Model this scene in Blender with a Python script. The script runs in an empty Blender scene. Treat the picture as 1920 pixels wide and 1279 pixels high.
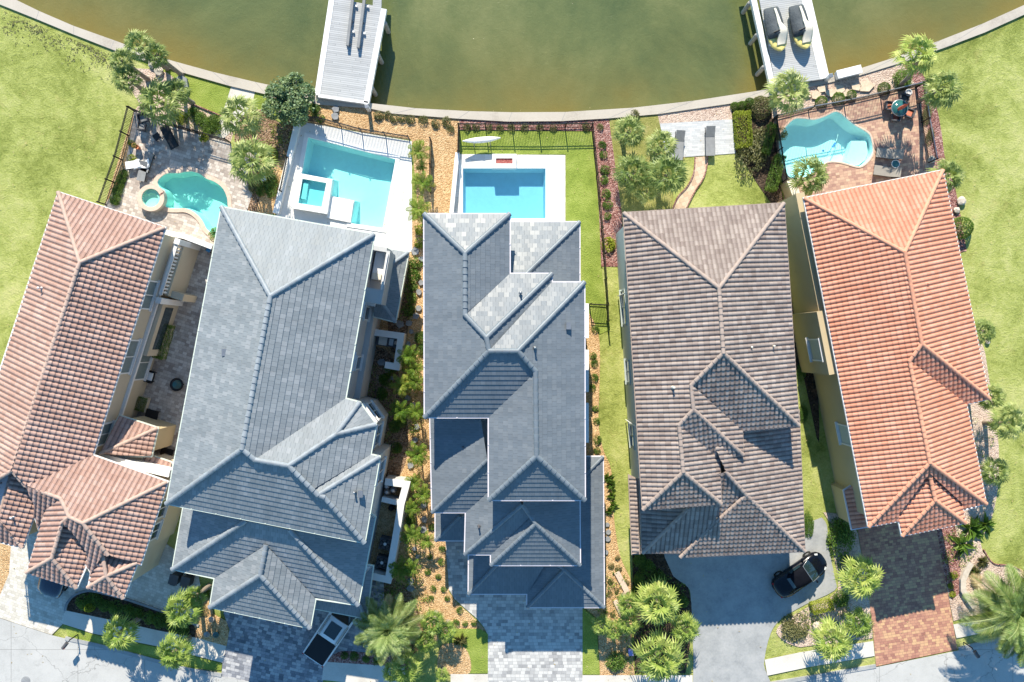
import bpy, bmesh, math, random
import numpy as np
from mathutils import Vector, Matrix, geometry
random.seed(7); rng = np.random.default_rng(7)
R = math.radians
scene = bpy.context.scene
# ------------------------------------------------------------------ camera, sky, sun, exposure
CAMH = 60.0
cam = bpy.data.objects.new('camera', bpy.data.cameras.new('camera'))
scene.collection.objects.link(cam)
cam.location = (0, 0, CAMH); cam.rotation_euler = (0, 0, 0)
cam.data.sensor_width = 36; cam.data.lens = 36*CAMH*25/1920
cam.data.clip_start = 1; cam.data.clip_end = 3000
scene.camera = cam
SUNV = Vector((-0.16, 1.33, 1)).normalized()
ELEV = math.asin(SUNV.z)
w = bpy.data.worlds.new('World'); scene.world = w; w.use_nodes = True
nt = w.node_tree; nt.nodes.clear()
o_ = nt.nodes.new('ShaderNodeOutputWorld'); b_ = nt.nodes.new('ShaderNodeBackground'); s_ = nt.nodes.new('ShaderNodeTexSky')
s_.sky_type = 'NISHITA'; s_.sun_disc = False; s_.sun_elevation = ELEV; s_.sun_rotation = math.atan2(SUNV.x, SUNV.y)
s_.dust_density = 0.0; s_.ozone_density = 8.0; s_.air_density = 1.0
b_.inputs[1].default_value = 0.132
tn = nt.nodes.new('ShaderNodeMix'); tn.data_type = 'RGBA'; tn.blend_type = 'MULTIPLY'; tn.inputs[0].default_value = 1; tn.inputs[7].default_value = (.85, 1.05, .93, 1)
nt.links.new(s_.outputs[0], tn.inputs[6]); nt.links.new(tn.outputs[2], b_.inputs[0]); nt.links.new(b_.outputs[0], o_.inputs[0])
sl = bpy.data.lights.new('sun', 'SUN'); sl.energy = 4.8; sl.angle = R(0.5); sl.color = (1, 0.91, 0.75)
so = bpy.data.objects.new('sun', sl); scene.collection.objects.link(so)
so.rotation_euler = (-SUNV).to_track_quat('-Z', 'Y').to_euler(); so.location = (0, 0, 80)
scene.view_settings.view_transform = 'Standard'; scene.view_settings.look = 'None'
scene.view_settings.exposure = 0.84; scene.view_settings.gamma = 1
scene.cycles.max_bounces = 8; scene.cycles.transparent_max_bounces = 12
scene.cycles.caustics_refractive = False; scene.cycles.caustics_reflective = False
C = scene.collection

# ------------------------------------------------------------------ helpers
def G(p, h=0.0):
    k = (CAMH-h)/CAMH/25
    return Vector(((p[0]-960)*k, -(p[1]-639.5)*k, h))
def tag(o, label=None, cat=None, group=None, kind=None):
    if label: o['label'] = label
    if cat: o['category'] = cat
    if group: o['group'] = group
    if kind: o['kind'] = kind
    return o
def empty(name, loc=(0, 0, 0), rz=0, label=None, cat=None, group=None):
    o = bpy.data.objects.new(name, None); C.objects.link(o)
    o.location = loc; o.rotation_euler = (0, 0, rz); o.empty_display_size = .3
    return tag(o, label, cat, group)
def mobj(name, me, parent=None):
    o = bpy.data.objects.new(name, me); C.objects.link(o)
    if parent:
        o.parent = parent
        if parent.name in WORLD: o.location = -parent.location      # mesh given in world metres under a thing placed at its base
    return o
WORLD = set()
class MB:
    """collects shapes, builds ONE mesh object"""
    def __init__(s): s.v = []; s.f = []; s.uv = []; s.mi = []; s.sm = []
    def add(s, vs, fs, mi=0, sm=False):
        n = len(s.v); s.v += [tuple(p) for p in vs]
        for f in fs: s.f.append(tuple(i+n for i in f)); s.mi.append(mi); s.sm.append(sm)
        return s
    def box(s, c, d, rz=0, mi=0, tilt=None):
        x, y, z = d[0]/2, d[1]/2, d[2]/2
        M = Matrix.Translation(c) @ Matrix.Rotation(rz, 4, 'Z')
        if tilt: M = M @ Matrix.Rotation(tilt[0], 4, tilt[1])
        vs = [M @ Vector(p) for p in ((-x,-y,-z),(x,-y,-z),(x,y,-z),(-x,y,-z),(-x,-y,z),(x,-y,z),(x,y,z),(-x,y,z))]
        return s.add(vs, [(0,3,2,1),(4,5,6,7),(0,1,5,4),(1,2,6,5),(2,3,7,6),(3,0,4,7)], mi)
    def prism(s, pts, z0, z1, mi=0, cap=True):
        n = len(pts)
        if sum(pts[i][0]*pts[(i+1)%n][1]-pts[(i+1)%n][0]*pts[i][1] for i in range(n)) < 0: pts = pts[::-1]
        vs = [(p[0], p[1], z0) for p in pts]+[(p[0], p[1], z1) for p in pts]
        fs = [(i, (i+1)%n, n+(i+1)%n, n+i) for i in range(n)]
        s.add(vs, fs, mi)
        if cap:
            tri = geometry.tessellate_polygon([[Vector((p[0], p[1], 0)) for p in pts]])
            for t in tri:
                a, b, c = t
                ar = (pts[b][0]-pts[a][0])*(pts[c][1]-pts[a][1])-(pts[c][0]-pts[a][0])*(pts[b][1]-pts[a][1])
                if ar < 0: t = (a, c, b)
                s.add([(pts[i][0], pts[i][1], z1) for i in t], [(0,1,2)], mi)
                s.add([(pts[i][0], pts[i][1], z0) for i in t], [(0,2,1)], mi)
        return s
    def tube(s, path, r, n=8, mi=0, sm=True, caps=True):
        path = [Vector(p) for p in path]; m = len(path)
        rs = r if isinstance(r, (list, tuple)) else [r]*m
        vs = []; up0 = None
        for i, p in enumerate(path):
            d = (path[min(i+1, m-1)]-path[max(i-1, 0)]).normalized()
            a = Vector((0,0,1)) if abs(d.z) < .95 else Vector((1,0,0))
            x = d.cross(a).normalized(); y = d.cross(x).normalized()
            if up0 is not None and x.dot(up0) < 0: x = -x; y = -y
            up0 = x
            for j in range(n):
                t = 2*math.pi*j/n
                vs.append(p+(x*math.cos(t)+y*math.sin(t))*rs[i])
        fs = [(i*n+j, i*n+(j+1)%n, (i+1)*n+(j+1)%n, (i+1)*n+j) for i in range(m-1) for j in range(n)]
        s.add(vs, fs, mi, sm)
        if caps:
            s.add(vs[:n], [tuple(range(n))], mi); s.add(vs[-n:], [tuple(range(n))[::-1]], mi)
        return s
    def lathe(s, prof, c=(0,0,0), n=20, mi=0, sm=True):
        vs = []; c = Vector(c)
        for r, z in prof:
            for j in range(n):
                t = 2*math.pi*j/n; vs.append(c+Vector((r*math.cos(t), r*math.sin(t), z)))
        fs = [(i*n+j, i*n+(j+1)%n, (i+1)*n+(j+1)%n, (i+1)*n+j) for i in range(len(prof)-1) for j in range(n)]
        return s.add(vs, fs, mi, sm)
    def build(s, name, mats, parent=None, loc=None, uvrot=None):
        me = bpy.data.meshes.new(name); me.from_pydata(s.v, [], s.f)
        if not isinstance(mats, (list, tuple)): mats = [mats]
        for m in mats: me.materials.append(m)
        me.polygons.foreach_set('material_index', s.mi); me.polygons.foreach_set('use_smooth', s.sm)
        if uvrot is not None: planar_uv(me, uvrot)
        me.update()
        o = mobj(name, me, parent)
        if loc is not None: o.location = loc
        return o
def planar_uv(me, rot):
    co = np.empty(len(me.vertices)*3); me.vertices.foreach_get('co', co); co = co.reshape(-1, 3)
    vi = np.empty(len(me.loops), dtype=np.int32); me.loops.foreach_get('vertex_index', vi)
    c, s = math.cos(rot), math.sin(rot)
    u = co[vi, 0]*c+co[vi, 1]*s; v = -co[vi, 0]*s+co[vi, 1]*c
    lay = me.uv_layers.new(name='UVMap'); lay.data.foreach_set('uv', np.stack([u, v], 1).ravel())
def smooth_closed(pts, n=6):
    out = []; m = len(pts)
    for i in range(m):
        p0, p1, p2, p3 = [np.array(pts[(i+k) % m], float) for k in (-1, 0, 1, 2)]
        for j in range(n):
            t = j/n
            out.append(tuple(.5*((2*p1)+(-p0+p2)*t+(2*p0-5*p1+4*p2-p3)*t*t+(-p0+3*p1-3*p2+p3)*t**3)))
    return out
def smooth_open(pts, n=6):
    P_ = [pts[0]]+list(pts)+[pts[-1]]; out = []
    for i in range(len(pts)-1):
        p0, p1, p2, p3 = [np.array(P_[i+k], float) for k in (0, 1, 2, 3)]
        for j in range(n):
            t = j/n
            out.append(tuple(.5*((2*p1)+(-p0+p2)*t+(2*p0-5*p1+4*p2-p3)*t*t+(-p0+3*p1-3*p2+p3)*t**3)))
    out.append(tuple(pts[-1])); return out
def area2(p): return sum(p[i][0]*p[(i+1)%len(p)][1]-p[(i+1)%len(p)][0]*p[i][1] for i in range(len(p)))
def inset(pts, d):
    """plan polygon moved inwards by d (outwards for negative d)"""
    n = len(pts); sg = 1 if area2(pts) > 0 else -1; out = []
    for i in range(n):
        a, b, c = [np.array(pts[(i+k) % n][:2], float) for k in (-1, 0, 1)]
        e1 = b-a; e2 = c-b; e1 /= np.linalg.norm(e1)+1e-9; e2 /= np.linalg.norm(e2)+1e-9
        n1 = np.array((-e1[1], e1[0]))*sg; n2 = np.array((-e2[1], e2[0]))*sg
        k = n1+n2; q = 1+n1.dot(n2)
        out.append(tuple(b+k*d/max(q, .35)))
    return out

# ------------------------------------------------------------------ materials
class NT:
    def __init__(s, name):
        s.m = bpy.data.materials.new(name); s.m.use_nodes = True; s.t = s.m.node_tree; s.n = s.t.nodes; s.n.clear()
        s.out = s.n.new('ShaderNodeOutputMaterial'); s.tc = s.n.new('ShaderNodeTexCoord')
    def N(s, ty, **kw):
        n = s.n.new('ShaderNode'+ty)
        for k, v in kw.items(): setattr(n, k, v)
        return n
    def L(s, a, b): s.t.links.new(a, b)
    def val(s, x, sock):
        if x is None: return
        if hasattr(x, 'links'): s.L(x, sock)
        else: sock.default_value = x
    def math(s, op, a, b=None, c=None):
        n = s.N('Math', operation=op); s.val(a, n.inputs[0]); s.val(b, n.inputs[1])
        if c is not None: s.val(c, n.inputs[2])
        return n.outputs[0]
    def noise(s, scale, det=3, rough=.55, vec=None, dist=0):
        n = s.N('TexNoise'); n.inputs['Scale'].default_value = scale; n.inputs['Detail'].default_value = det
        n.inputs['Roughness'].default_value = rough; n.inputs['Distortion'].default_value = dist
        s.L(vec if vec is not None else s.tc.outputs['Object'], n.inputs['Vector']); return n.outputs['Fac']
    def ramp(s, fac, stops, interp='LINEAR'):
        n = s.N('ValToRGB'); e = n.color_ramp.elements; n.color_ramp.interpolation = interp
        while len(e) < len(stops): e.new(.5)
        for i, (p, c) in enumerate(stops): e[i].position = p; e[i].color = (*c, 1)
        s.val(fac, n.inputs[0]); return n.outputs[0]
    def mix(s, f, a, b, mode='MIX'):
        n = s.N('Mix', data_type='RGBA', blend_type=mode); s.val(f, n.inputs[0])
        for x, k in ((a, 6), (b, 7)):
            if hasattr(x, 'links'): s.L(x, n.inputs[k])
            else: n.inputs[k].default_value = (*x, 1)
        return n.outputs[2]
    def bump(s, h, strength=.5, dist=.02):
        n = s.N('Bump'); n.inputs['Strength'].default_value = strength; n.inputs['Distance'].default_value = dist
        s.L(h, n.inputs['Height']); return n.outputs[0]
    def pbr(s, col, rough=.8, spec=.4, metal=0, normal=None, coat=0):
        p = s.N('BsdfPrincipled')
        if hasattr(col, 'links'): s.L(col, p.inputs['Base Color'])
        else: p.inputs['Base Color'].default_value = (*col, 1)
        s.val(rough, p.inputs['Roughness']); p.inputs['Specular IOR Level'].default_value = spec
        p.inputs['Metallic'].default_value = metal; p.inputs['Coat Weight'].default_value = coat
        if normal is not None: s.L(normal, p.inputs['Normal'])
        s.L(p.outputs[0], s.out.inputs[0]); return p
def plain(name, col, rough=.6, spec=.4, metal=0, var=.12, scale=3.0, coat=0):
    t = NT(name); f = t.noise(scale, 4)
    c = t.ramp(f, [(.3, tuple(x*(1-var) for x in col)), (.7, tuple(min(1, x*(1+var)) for x in col))])
    t.pbr(c, rough, spec, metal, coat=coat); return t.m
def two_noise(name, stops, s1=.6, s2=9, amt=.35, rough=.9, bumpd=.03, spec=.2, bs=.6, s3=None):
    t = NT(name); a = t.noise(s1, 5, .6); b = t.noise(s2, 4, .65)
    f = t.math('ADD', t.math('MULTIPLY', a, 1-amt), t.math('MULTIPLY', b, amt))
    t.pbr(t.ramp(f, stops), rough, spec, normal=t.bump(b, bs, bumpd)); return t.m
def chips(name, cols, scale=9, rough=.95, dist=.05, big=.5):
    """bark chips or pebbles: voronoi cells with a colour each"""
    t = NT(name); v = t.N('TexVoronoi'); v.inputs['Scale'].default_value = scale; t.L(t.tc.outputs['Object'], v.inputs['Vector'])
    sep = t.N('SeparateColor'); t.L(v.outputs['Color'], sep.inputs[0])
    a = t.noise(big, 4, .6)
    f = t.math('ADD', t.math('MULTIPLY', sep.outputs[0], .55), t.math('MULTIPLY', a, .6))
    c = t.ramp(f, [(i/(len(cols)-1)*.7+.15, q) for i, q in enumerate(cols)])
    d = t.math('SUBTRACT', 1.0, t.math('MULTIPLY', v.outputs['Distance'], 1.2))
    t.pbr(c, rough, .2, normal=t.bump(d, .9, dist)); return t.m
def pavers(name, cols, bw=.3, bh=.2, mortar=.008, rough=.85, spec=.3, joint=(.12,.11,.1), off=.5, big=.25, var=.8, stain=0):
    """brick pattern on the UV (metres); a random tone for each stone"""
    t = NT(name); uv = t.tc.outputs['UV']
    sx = t.N('SeparateXYZ'); t.L(uv, sx.inputs[0])
    row = t.math('FLOOR', t.math('DIVIDE', sx.outputs[1], bh))
    wn = t.N('TexWhiteNoise', noise_dimensions='1D'); t.L(row, wn.inputs['W'])
    u = t.math('ADD', t.math('DIVIDE', sx.outputs[0], bw), t.math('MULTIPLY', wn.outputs[0], off*2))
    colm = t.math('FLOOR', u)
    cx = t.N('CombineXYZ'); t.L(colm, cx.inputs[0]); t.L(row, cx.inputs[1])
    w2 = t.N('TexWhiteNoise', noise_dimensions='3D'); t.L(cx.outputs[0], w2.inputs['Vector'])
    bg = t.noise(big, 4, .6); fine = t.noise(14, 3, .6)
    f = t.math('ADD', t.math('ADD', t.math('MULTIPLY', w2.outputs[0], var*.6), t.math('MULTIPLY', bg, .5)), t.math('MULTIPLY', fine, .2))
    c = t.ramp(f, [(i/(len(cols)-1)*.7+.2, q) for i, q in enumerate(cols)])
    fu = t.math('FRACT', u); fv = t.math('FRACT', t.math('DIVIDE', sx.outputs[1], bh))
    eu = t.math('MINIMUM', fu, t.math('SUBTRACT', 1.0, fu)); ev = t.math('MINIMUM', fv, t.math('SUBTRACT', 1.0, fv))
    e = t.math('MINIMUM', t.math('MULTIPLY', eu, bw), t.math('MULTIPLY', ev, bh))
    j = t.math('SMOOTH_MIN', t.math('DIVIDE', e, mortar*2), 1.0, .2)
    c = t.mix(t.math('MULTIPLY', t.math('SUBTRACT', 1.0, j), .7), c, joint)
    if stain:
        st = t.noise(.35, 6, .7); c = t.mix(t.ramp(st, [(.5, (0,0,0)), (.75, (stain,)*3)]), c, (.12,.11,.10), 'MIX')
    t.pbr(c, rough, spec, normal=t.bump(j, .6, .01)); return t.m
def roofmat(name, cols, tw, tl, rough=.6, spec=.5, off=0.0, gap=(.05,.05,.05), gapw=.012, big=.35, wear=None, tint=.5):
    """colour per tile from the facet UV (u along the eave, v up the slope, metres)"""
    t = NT(name); sx = t.N('SeparateXYZ'); t.L(t.tc.outputs['UV'], sx.inputs[0])
    row = t.math('FLOOR', t.math('DIVIDE', sx.outputs[1], tl))
    u = t.math('ADD', t.math('DIVIDE', sx.outputs[0], tw), t.math('MULTIPLY', row, off))
    cx = t.N('CombineXYZ'); t.L(t.math('FLOOR', u), cx.inputs[0]); t.L(row, cx.inputs[1])
    w2 = t.N('TexWhiteNoise', noise_dimensions='3D'); t.L(cx.outputs[0], w2.inputs['Vector'])
    bg = t.noise(big, 5, .62); fine = t.noise(5, 5, .7)
    f = t.math('ADD', t.math('MULTIPLY', w2.outputs[0], tint), t.math('ADD', t.math('MULTIPLY', bg, .9-tint), t.math('MULTIPLY', fine, .2)))
    c = t.ramp(f, [(.25+i/(len(cols)-1)*.55, q) for i, q in enumerate(cols)])
    nrm = None
    if not gapw:                                     # darker colour in the pans between barrels and along each tile's lip
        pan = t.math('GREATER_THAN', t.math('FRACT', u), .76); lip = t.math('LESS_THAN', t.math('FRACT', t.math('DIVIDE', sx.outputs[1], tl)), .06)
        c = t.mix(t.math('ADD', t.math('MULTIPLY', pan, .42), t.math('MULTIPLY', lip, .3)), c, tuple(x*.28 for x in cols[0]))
    if gapw:
        fu = t.math('FRACT', u); e = t.math('MULTIPLY', t.math('MINIMUM', fu, t.math('SUBTRACT', 1.0, fu)), tw)
        j = t.math('LESS_THAN', e, gapw); c = t.mix(t.math('MULTIPLY', j, .6), c, gap)
        nrm = t.bump(t.math('MULTIPLY', t.math('ADD', w2.outputs[0], t.math('MULTIPLY', j, -1)), 1.0), .35, .02)
    if wear:
        st = t.noise(1.1, 8, .75); c = t.mix(t.ramp(st, [(.56, (0,0,0)), (.66, (.6,.6,.6))]), c, wear)
    mp = t.N('Mapping'); mp.inputs['Scale'].default_value = (1.3, .12, 1); t.L(t.tc.outputs['UV'], mp.inputs[0]); sk = t.noise(1.0, 5, .7, vec=mp.outputs[0])     # run-off streaks down the slope
    c = t.mix(t.ramp(sk, [(.42, (0,0,0)), (.72, (.42,.42,.42))]), c, tuple(x*.55 for x in cols[0])); gr = t.noise(.8, 8, .75); c = t.mix(t.ramp(gr, [(.6, (0,0,0)), (.74, (.35,.35,.35))]), c, tuple(x*.6 for x in cols[0]))
    rr = t.math('ADD', rough-.08, t.math('MULTIPLY', w2.outputs[0], .18))
    t.pbr(c, rr, spec, normal=nrm); return t.m

M = {}
def lawn_mat():
    t = NT('lawn_grass'); a = t.noise(.16, 6, .68, dist=.5); b = t.noise(1.6, 5, .7, dist=.6); c = t.noise(7, 6, .8)
    f = t.math('ADD', t.math('ADD', t.math('MULTIPLY', a, .62), t.math('MULTIPLY', b, .26)), t.math('MULTIPLY', c, .34))
    col = t.ramp(f, [(.42, (.10,.13,.025)), (.53, (.225,.265,.06)), (.62, (.36,.40,.115)), (.72, (.48,.49,.19)), (.84, (.53,.47,.24))])
    dry = t.noise(.42, 7, .75); col = t.mix(t.ramp(dry, [(.56, (0,0,0)), (.7, (.32,.32,.32))]), col, (.40,.31,.13))
    t.pbr(col, .95, .15, normal=t.bump(t.math('ADD', c, b), 1, .09)); return t.m
M['lawn'] = lawn_mat()
M['turf'] = two_noise('turf', [(.3, (.13,.19,.03)), (.5, (.25,.32,.06)), (.68, (.38,.43,.12))], .7, 12, .4, .95, .08, .15, 1)
M['drygrass'] = two_noise('dry_turf', [(.3, (.12,.13,.03)), (.5, (.27,.27,.08)), (.7, (.45,.38,.17))], .8, 11, .4, .95, .08, .15, 1)
M['tanbark'] = chips('tan_gravel', [(.26,.14,.06), (.44,.27,.13), (.56,.37,.195), (.70,.50,.29)], 13, dist=.05)
M['brownbark'] = chips('brown_bark', [(.05,.03,.02), (.14,.085,.05), (.26,.17,.11), (.40,.28,.2)], 12, dist=.06)
M['redbark'] = chips('red_bark', [(.07,.025,.025), (.2,.085,.075), (.33,.16,.14), (.48,.32,.29)], 12, dist=.06)
M['pinkgravel'] = chips('pink_gravel', [(.3,.2,.15), (.45,.33,.27), (.6,.47,.38), (.64,.52,.44)], 13, dist=.05)
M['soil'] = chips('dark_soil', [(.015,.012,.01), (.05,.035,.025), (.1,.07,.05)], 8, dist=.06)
M['concrete'] = two_noise('concrete', [(.3, (.46,.43,.39)), (.5, (.60,.57,.52)), (.7, (.68,.64,.59))], .5, 10, .3, .9, .006)
M['cap'] = two_noise('seawall_cap', [(.3, (.34,.30,.255)), (.46, (.47,.425,.365)), (.7, (.53,.48,.415))], .35, 8, .3, .9, .006)
M['roadmat'] = two_noise('road_concrete', [(.3, (.42,.42,.41)), (.5, (.53,.53,.52)), (.7, (.6,.595,.58))], .3, 12, .25, .9, .005)
def roadfun(name, c0, c1, c2, jx, jy, crack=.5):
    t = NT(name); a = t.noise(.35, 6, .7); b = t.noise(11, 4, .7); f = t.math('ADD', t.math('MULTIPLY', a, .65), t.math('MULTIPLY', b, .35))
    c = t.ramp(f, [(.32, c0), (.5, c1), (.68, c2)]); sx = t.N('SeparateXYZ'); t.L(t.tc.outputs['UV'], sx.inputs[0])
    for k, j in ((0, jx), (1, jy)):
        if j: e = t.math('ABSOLUTE', t.math('SUBTRACT', t.math('FRACT', t.math('DIVIDE', sx.outputs[k], j)), .5)); c = t.mix(t.math('MULTIPLY', t.math('LESS_THAN', e, .018/j), .55), c, (.12,.115,.11))
    v = t.N('TexVoronoi', feature='DISTANCE_TO_EDGE'); v.inputs['Scale'].default_value = .22
    nz = t.N('TexNoise'); nz.inputs['Scale'].default_value = 1.2; nz.inputs['Detail'].default_value = 6; t.L(t.tc.outputs['Object'], nz.inputs['Vector'])
    ad = t.N('VectorMath', operation='ADD'); t.L(t.tc.outputs['Object'], ad.inputs[0]); t.L(nz.outputs['Color'], ad.inputs[1]); t.L(ad.outputs[0], v.inputs['Vector'])
    cr = t.math('MULTIPLY', t.math('LESS_THAN', v.outputs['Distance'], .004), crack); c = t.mix(cr, c, (.16,.155,.15))
    st = t.noise(.9, 8, .75, dist=.5); c = t.mix(t.ramp(st, [(.55, (0,0,0)), (.72, (.45,.45,.45))]), c, tuple(x*.6 for x in c0))
    t.pbr(c, .9, .2, normal=t.bump(b, .3, .004)); return t.m
M['roadmat'] = roadfun('street_concrete', (.38,.38,.37), (.46,.46,.45), (.52,.515,.50), 5.0, 4.2)
M['stamped'] = two_noise('stamped_concrete', [(.28, (.23,.24,.25)), (.5, (.34,.35,.355)), (.72, (.43,.43,.43))], .9, 7, .35, .8, .01)
M['white_deck'] = two_noise('white_deck', [(.3, (.64,.64,.63)), (.7, (.75,.75,.74))], .5, 6, .3, .8, .004)
M['marble_deck'] = pavers('marble_deck', [(.55,.51,.47), (.62,.60,.57), (.70,.69,.67), (.76,.75,.73)], .6, .4, .006, off=.5, big=1.2, joint=(.45,.44,.42))
M['pav_beige'] = pavers('beige_pavers', [(.25,.21,.19), (.40,.34,.30), (.54,.48,.43), (.66,.61,.56)], .32, .22, .008, joint=(.2,.18,.16), big=.7)
M['pav_light'] = pavers('light_pavers', [(.38,.35,.30), (.52,.49,.43), (.62,.59,.53), (.70,.67,.61)], .3, .2, .007, joint=(.3,.28,.25), big=.7)
M['pav_slate'] = pavers('slate_pavers', [(.10,.11,.13), (.19,.20,.23), (.30,.31,.34), (.46,.46,.47)], .34, .22, .008, joint=(.08,.08,.09), big=.5, var=.95)
M['pav_gray'] = pavers('grey_pavers', [(.20,.205,.21), (.34,.34,.345), (.46,.46,.455), (.56,.555,.54)], .34, .24, .008, joint=(.2,.2,.2), big=.9, var=1.1)
M['pav_fine'] = pavers('fine_grey_pavers', [(.40,.41,.42), (.5,.51,.52), (.6,.61,.61)], .4, .14, .006, joint=(.3,.31,.33), big=.6)
M['pav_red'] = pavers('red_pavers', [(.26,.14,.12), (.40,.24,.19), (.52,.34,.25), (.60,.44,.31)], .3, .2, .007, joint=(.22,.15,.12), big=.7, var=.8)
M['pav_brick'] = pavers('brick_pavers', [(.25,.115,.095), (.37,.18,.135), (.48,.255,.175), (.58,.37,.21)], .3, .2, .008, joint=(.12,.08,.07), big=.9, var=.95)
M['pav_path'] = pavers('path_pavers', [(.42,.3,.21), (.56,.42,.30), (.62,.5,.38)], .35, .3, .008, joint=(.3,.22,.16), big=.8)
M['stone'] = two_noise('slate_stone', [(.3, (.17,.18,.19)), (.7, (.33,.34,.36))], 1, 9, .4, .85, .01)
M['flagstone'] = two_noise('tan_flagstone', [(.3, (.5,.38,.27)), (.7, (.74,.62,.48))], 1, 9, .4, .85, .01)
M['rock'] = two_noise('pale_rock', [(.3, (.42,.36,.3)), (.7, (.66,.6,.52))], 1, 6, .4, .9, .03)
M['stucco_beige'] = two_noise('beige_stucco', [(.3, (.50,.43,.32)), (.7, (.58,.50,.385))], .4, 25, .3, .95, .006)
M['stucco_yellow'] = two_noise('ochre_stucco', [(.3, (.45,.36,.225)), (.7, (.52,.425,.27))], .4, 25, .3, .95, .006)
M['stucco_gray'] = two_noise('grey_stucco', [(.3, (.46,.46,.46)), (.7, (.54,.54,.535))], .4, 25, .3, .95, .006)
M['stucco_white'] = two_noise('white_stucco', [(.3, (.68,.68,.67)), (.7, (.76,.76,.75))], .4, 25, .3, .95, .005)
M['stucco_pale'] = two_noise('pale_stucco', [(.3, (.55,.58,.57)), (.7, (.63,.66,.65))], .4, 25, .3, .95, .005)
M['trim'] = plain('white_trim', (.74,.73,.72), .55, var=.04)
M['gutter_green'] = plain('pale_green_gutter', (.62,.68,.60), .45, var=.05)
M['gutter_lilac'] = plain('white_gutter', (.68,.65,.70), .45, var=.05)
M['shutter'] = plain('shutter_grey', (.42,.47,.45), .6, var=.06)
def glassmat():
    t = NT('window_glass'); t.pbr((.03,.05,.06), .06, .8); return t.m
M['glass'] = glassmat()
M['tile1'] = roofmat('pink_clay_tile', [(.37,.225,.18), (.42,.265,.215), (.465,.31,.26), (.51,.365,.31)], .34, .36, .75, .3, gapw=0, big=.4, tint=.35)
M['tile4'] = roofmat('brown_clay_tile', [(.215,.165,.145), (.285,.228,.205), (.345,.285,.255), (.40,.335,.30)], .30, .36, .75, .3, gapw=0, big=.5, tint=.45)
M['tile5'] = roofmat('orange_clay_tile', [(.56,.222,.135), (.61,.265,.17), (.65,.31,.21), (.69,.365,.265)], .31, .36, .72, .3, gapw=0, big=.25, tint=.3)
M['tile2'] = roofmat('grey_slate_tile', [(.205,.23,.25), (.225,.25,.27), (.245,.27,.29), (.29,.31,.33)], .30, .38, .62, .35, .5, (.07,.08,.1), .01, big=.5, tint=.55)
M['tile3'] = roofmat('charcoal_slate_tile', [(.135,.158,.182), (.148,.172,.198), (.162,.186,.212), (.185,.208,.232)], .34, .34, .52, .5, .5, (.05,.06,.07), .008, big=.5, tint=.35)
M['ridge1'] = plain('pink_ridge', (.47,.34,.28), .75, .3, var=.14, scale=2); M['ridge4'] = plain('brown_ridge', (.36,.285,.245), .75, .3, var=.15, scale=2)
M['ridge5'] = plain('orange_ridge', (.64,.31,.20), .75, .3, var=.12, scale=2)
M['ridge2'] = plain('grey_ridge', (.24,.27,.30), .55, .5, var=.18, scale=2); M['ridge3'] = plain('charcoal_ridge', (.16,.19,.22), .5, .5, var=.12, scale=2)
M['black'] = plain('black_metal', (.012,.012,.014), .45, .4); M['darkgrey'] = plain('dark_grey_fabric', (.09,.09,.10), .8)
M['midgrey'] = plain('grey_fabric', (.24,.245,.25), .85); M['white'] = plain('white_plastic', (.78,.78,.78), .4, var=.03)
M['whitefab'] = plain('white_towel', (.82,.82,.82), .9, var=.04); M['sling'] = plain('taupe_sling', (.28,.26,.235), .8, var=.08)
M['redfab'] = plain('red_fabric', (.5,.10,.06), .85); M['orangefab'] = plain('coral_fabric', (.62,.2,.12), .85)
M['terracotta'] = plain('terracotta', (.52,.2,.1), .8); M['blue'] = plain('blue_plastic', (.05,.28,.6), .5)
M['metal'] = plain('grey_metal', (.35,.36,.37), .35, metal=.7, var=.1); M['aged'] = plain('weathered_wood', (.36,.34,.31), .85, var=.2)
M['purple'] = plain('lilac_plastic', (.35,.33,.7), .6); M['tealglass'] = plain('teal_glass', (.03,.12,.12), .1, .8)
M['coping_beige'] = plain('tan_coping', (.60,.47,.38), .8, var=.1, scale=6); M['coping_white'] = plain('white_coping', (.80,.80,.79), .7, var=.04)
M['redlava'] = chips('red_lava_rock', [(.2,.04,.04), (.36,.10,.09), (.45,.18,.15)], 14, dist=.04)
def leafmat(name, cols, transl=.35, sc=1.2):
    t = NT(name); oi = t.N('ObjectInfo'); a = t.noise(sc, 3, .6); g = t.N('NewGeometry')
    f = t.math('ADD', t.math('ADD', t.math('MULTIPLY', a, .7), t.math('MULTIPLY', oi.outputs['Random'], .2)), t.math('MULTIPLY', g.outputs['Random Per Island'], .3))
    c = t.ramp(f, [(.25+.6*i/(len(cols)-1), q) for i, q in enumerate(cols)])
    p = t.N('BsdfPrincipled'); t.L(c, p.inputs['Base Color']); p.inputs['Roughness'].default_value = .5; p.inputs['Specular IOR Level'].default_value = .4
    tr = t.N('BsdfTranslucent'); t.L(t.mix(.5, c, (.3,.36,.04)), tr.inputs[0]); mx = t.N('MixShader'); mx.inputs[0].default_value = transl
    t.L(p.outputs[0], mx.inputs[1]); t.L(tr.outputs[0], mx.inputs[2]); t.L(mx.outputs[0], t.out.inputs[0]); return t.m
M['fan'] = leafmat('fan_palm_leaf', [(.03,.07,.022), (.12,.19,.05), (.30,.37,.11), (.56,.58,.24)])
M['fanbright'] = leafmat('bright_palm_leaf', [(.035,.085,.015), (.14,.24,.04), (.33,.43,.09), (.56,.60,.18)])
M['feather'] = leafmat('feather_palm_leaf', [(.06,.12,.03), (.16,.26,.07), (.30,.40,.13), (.48,.53,.24)])
M['areca'] = leafmat('areca_leaf', [(.03,.09,.012), (.09,.20,.025), (.22,.34,.05), (.46,.46,.1)])
M['shrub'] = leafmat('shrub_leaf', [(.02,.05,.012), (.06,.13,.02), (.13,.24,.04), (.24,.34,.07)])
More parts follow.
